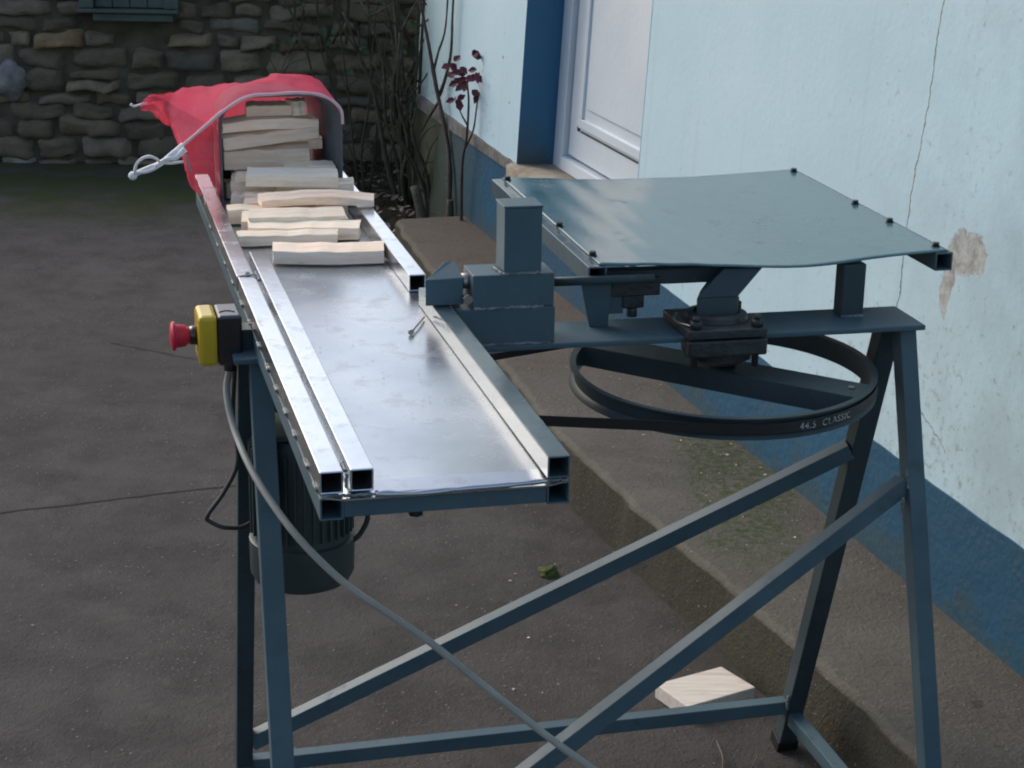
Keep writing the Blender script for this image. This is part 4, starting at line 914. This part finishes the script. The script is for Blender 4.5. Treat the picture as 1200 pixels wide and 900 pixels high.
ST = [
 # front row on the plate
 (.985, .0700, .960, .2370, P0, .0205, .042, 'foremost kindling stick, bowed towards the front edge, lying on the bare tray plate', M_WOODT, 0, .010),
 (1.105, .030, 1.095, .1860, P0, .0165, .030, 'second kindling stick from the front, thin and low, its left end at the rail', M_WOOD, 0, 0),
 (1.145, .050, 1.118, .2240, P0, .0200, .045, 'broad pale stick just behind the thin second one, reaching further right', M_WOOD, 0, 0),
 (1.215, .045, 1.205, .2200, P0, .0165, .040, 'hidden lower stick under the flat wide-topped one', M_WOOD, 0, 0),
 (1.178, .054, 1.168, .2120, P0 + .0185, .0110, .052, 'flat wide-topped stick with a broken right corner, behind the broad pale one', M_WOOD, 0, 0),
 (1.265, .030, 1.258, .1750, P0, .0240, .040, 'stick whose left end pokes out beneath the arched one', M_WOOD, 0, 0),
 (1.315, .060, 1.300, .2350, P0, .0250, .036, 'lower stick supporting the arched one in the middle of the heap', M_WOODT, 0, 0),
 (1.262, .085, 1.244, .2700, P0 + .0262, .0110, .040, 'arched stick with its right end resting over the right rail', M_WOODT, .0075, 0),
 (1.350, .067, 1.338, .1300, P0 + .0010, .0290, .030, 'stubby orange-brown stick end left of the arched stick', M_WOODT, 0, 0),
 (1.385, .120, 1.380, .2550, P0, .0260, .032, 'lower stick under the tall pale top stick', M_WOOD, 0, 0),
 (1.388, .125, 1.372, .2570, P0 + .0270, .0130, .034, 'narrow stick sticking out to the right beneath the tall pale top stick', M_WOOD, 0, 0),
 (1.372, .070, 1.352, .2270, P0 + .0410, .0200, .034, 'tall square pale stick on top of the heap in front of the chute', M_WOOD, 0, 0),
 (1.445, .145, 1.440, .2350, P0 + .0410, .0190, .026, 'short pale stick with a slanted end at the chute mouth on the right', M_WOOD, 0, 0),
 (1.395, .046, 1.388, .120, P0, .0200, .028, 'lowest of the stick ends by the left rail in front of the chute', M_WOOD, 0, 0),
 (1.425, .050, 1.412, .125, P0 + .0210, .0210, .028, 'middle one of the stick ends by the left rail in front of the chute', M_WOOD, 0, 0),
 (1.405, .056, 1.396, .118, P0 + .0430, .0110, .022, 'topmost of the stick ends by the left rail in front of the chute', M_WOOD, 0, 0),
 # inside the chute
 (1.470, .046, 1.474, .2000, P0, .0270, .034, 'bottom stick inside the chute', M_WOODT, 0, 0),
 (1.462, .060, 1.466, .1920, P0 + .0280, .0260, .034, 'second stick from the bottom inside the chute, mostly hidden', M_WOODT, 0, 0),
 (1.448, .042, 1.458, .1930, P0 + .0550, .0330, .036, 'thick tan stick with a dark knot, third layer inside the chute', M_WOODT, 0, 0),
 (1.442, .042, 1.470, .2120, P0 + .0900, .0220, .040, 'stick rising to the right, fourth layer inside the chute', M_WOODT, 0, 0),
 (1.488, .150, 1.492, .2200, P0 + .0800, .0200, .028, 'short end poking out right of the fourth layer in the chute', M_WOODT, 0, 0),
 (1.446, .040, 1.470, .2110, P0 + .1200, .0170, .040, 'arched brown-faced stick, fifth layer inside the chute under the net', M_WOODT, .005, 0),
 (1.470, .085, 1.475, .1640, P0 + .1440, .0190, .032, 'short tan stick at the very top of the chute under the net', M_WOODT, 0, 0),
]
for i, t in enumerate(ST):
    o = stick(*t[:8], m=t[8], arch=t[9], bow=t[10], seed=i * 7 + 3, tiltz=(.014 if i == 19 else (-.004 if i == 11 else 0)))
# the leaning pale piece at the top right of the chute
o = stick(1.468, .166, 1.474, .190, P0 + .1440, .0260, .030, 'short upright pale block at the top right of the chute', m=M_WOOD, seed=91)

# ------------------------------------------------------------ red net bag over the chute
net = empty('net_bag', tf(1.5, .0, 1.0), 'coral red net bag pulled over the chute, tied with a white cord', 'net bag')
rim = [(1.43, .2475, 1.034), (1.43, .243, 1.062), (1.43, .216, 1.083), (1.428, .176, 1.0905), (1.428, .127, 1.089), (1.425, .083, 1.086), (1.42, .041, 1.064), (1.42, .009, 1.038), (1.42, -.032, 1.005), (1.425, -.027, .972), (1.43, -.021, .936)]
mid_ = [(1.52, .252, 1.030), (1.52, .247, 1.062), (1.52, .220, 1.088), (1.51, .182, 1.096), (1.51, .138, 1.1015), (1.50, .089, 1.0975), (1.49, .037, 1.078), (1.49, -.004, 1.052), (1.50, -.037, 1.023), (1.51, -.029, .987), (1.50, -.018, .938)]
rdg = [(1.60, .256, 1.015), (1.60, .252, 1.046), (1.60, .226, 1.078), (1.585, .188, 1.096), (1.58, .148, 1.098), (1.575, .093, 1.087), (1.58, .030, 1.080), (1.585, -.014, 1.070), (1.59, -.044, 1.044), (1.60, -.033, 1.005), (1.56, -.016, .942)]
tl2 = [(1.63, .24, .95), (1.65, .23, .96), (1.66, .20, .98), (1.66, .16, 1.0), (1.66, .12, 1.02), (1.655, .06, 1.05), (1.62, .002, 1.068), (1.60, -.045, 1.064), (1.60, -.062, 1.050), (1.60, -.055, 1.025), (1.60, -.030, .99)]
tl3 = [(1.64, .23, .91), (1.67, .22, .91), (1.68, .18, .92), (1.68, .13, .94), (1.67, .08, .97), (1.65, .02, 1.01), (1.61, -.06, 1.062), (1.60, -.080, 1.060), (1.60, -.090, 1.050), (1.60, -.086, 1.040), (1.61, -.066, 1.028)]
def spline_rows(rows, ku, kv):
    A_ = [catmull(r_, kv) for r_ in rows]; cols = [catmull([A_[k][i] for k in range(len(A_))], ku) for i in range(len(A_[0]))]; return cols
cols = spline_rows([rim, mid_, rdg, tl2, tl3], 12, 6)
b = NB(); uvl = b.loops.layers.uv.new('UVMap'); nc, nr = len(cols), len(cols[0]); gr = []
for i in range(nc):
    row = []
    for j in range(nr):
        p = cols[i][j]; f = j / (nr - 1); q = Vector((p[0] * 9, p[1] * 22, p[2] * 22)); amp = .007 * min(1, f * 3) + .001
        wz = amp * (noise.noise(q) + .6 * noise.noise(q * 2.3) + .45 * (1 - 2 * abs(noise.noise(q * 3.7 + Vector((4, 2, 1))))) - .3); lft = max(0, min(1, (.06 - p[1]) / .08)); fold = .006 * lft * f * math.sin(i * .8)
        row.append(b.verts.new(tf(p[0] + fold, p[1] + (wz * .6 if i > nc * .5 else 0), p[2] + wz * .8 + abs(wz) * .3)))
    gr.append(row)
def uvface(idx):
    f = b.faces.new([gr[i][j] for i, j in idx]); f.smooth = True
    for l, (i, j) in zip(f.loops, idx): l[uvl].uv = (i / nc, j / nr)
for i in range(nc - 1):
    for j in range(nr - 1): uvface([(i, j), (i + 1, j), (i + 1, j + 1), (i, j + 1)])
# curtain of net hanging from the cord to the chute's left side
top = catmull([Vector(p) for p in ((1.422, .060, 1.074), (1.42, .041, 1.063), (1.42, .009, 1.037), (1.42, -.032, 1.004), (1.425, -.027, .972), (1.43, -.021, .936), (1.435, -.004, .915))], 6)
inn = catmull([Vector(p) for p in ((1.440, .060, 1.070), (1.442, .0335, 1.052), (1.442, .0335, 1.03), (1.442, .0335, 1.0), (1.442, .0335, .97), (1.442, .0335, .935), (1.442, .036, .905))], 6)
rows = []
for k, (p, q) in enumerate(zip(top, inn)):
    r2 = []
    for j in range(9):
        f = j / 8; s_ = p.lerp(q, f); s_ = s_ + Vector((.014 * math.sin(math.pi * f), 0, -.004 * math.sin(math.pi * f))) + Vector((noise.noise(s_ * 25) * .008 * math.sin(math.pi * f), 0, 0)); r2.append((b.verts.new(tf(*s_)), (k / 100, .5 + j / 60)))
    rows.append(r2)
for a, c in zip(rows, rows[1:]):
    for j in range(8):
        L4 = (a[j], a[j + 1], c[j + 1], c[j]); f = b.faces.new([q[0] for q in L4]); f.smooth = True
        for l, q in zip(f.loops, L4): l[uvl].uv = q[1]
at(net, 'netting', b, M_NET)
b = NB(); pts = [tf(p[0] - .003, p[1], p[2] + .001) for p in rim[:9]]; pipe(b, pts, .0030, n=6, k=8, jit=.3)
at(net, 'drawcord_hem', b, mat('pink_hem_cord', (.80, .55, .60), .8, bump=.5, bscale=300, bdist=.002))
b = NB()
pipe(b, [tf(1.418, -.030, 1.008), tf(1.40, -.053, .993), tf(1.40, -.075, .979), tf(1.40, -.104, .967), tf(1.40, -.115, .962)], .0042, n=8, k=6, jit=.4)
pipe(b, [tf(1.395, -.115, .964), tf(1.39, -.112, .980), tf(1.39, -.102, .991), tf(1.39, -.089, .994), tf(1.39, -.078, .990), tf(1.395, -.070, .983), tf(1.398, -.056, .980), tf(1.41, -.032, .980)], .0026, n=8, k=6, jit=.3)
pipe(b, [tf(1.40, -.050, .997), tf(1.395, -.066, .981), tf(1.395, -.092, .968), tf(1.395, -.113, .966)], .0028, n=8, k=6, jit=.3)
pipe(b, [tf(1.398, -.028, 1.004), tf(1.396, -.045, .990), tf(1.394, -.062, .988), tf(1.394, -.080, .976)], .0040, n=8, k=6, jit=.6)
bmesh.ops.create_icosphere(b, subdivisions=2, radius=.0078, matrix=Matrix.Translation(tf(1.40, -.118, .960)))
bmesh.ops.create_icosphere(b, subdivisions=2, radius=.0055, matrix=Matrix.Translation(tf(1.398, -.058, .988)))
for f in b.faces: f.smooth = True
at(net, 'cord', b, M_CORD)
b = NB(); pipe(b, [tf(1.60, -.078, 1.052), tf(1.60, -.097, 1.047), tf(1.60, -.103, 1.046), tf(1.60, -.108, 1.050)], .0024, n=7, k=5, jit=.4); at(net, 'cord', b, M_CORD)
b = NB(); pipe(b, [tf(1.415, -.027, .992), tf(1.413, -.023, .975), tf(1.415, -.018, .960)], .0022, n=7, k=4); at(net, 'toggle', b, mat('dull_toggle', (.35, .30, .30), .6))
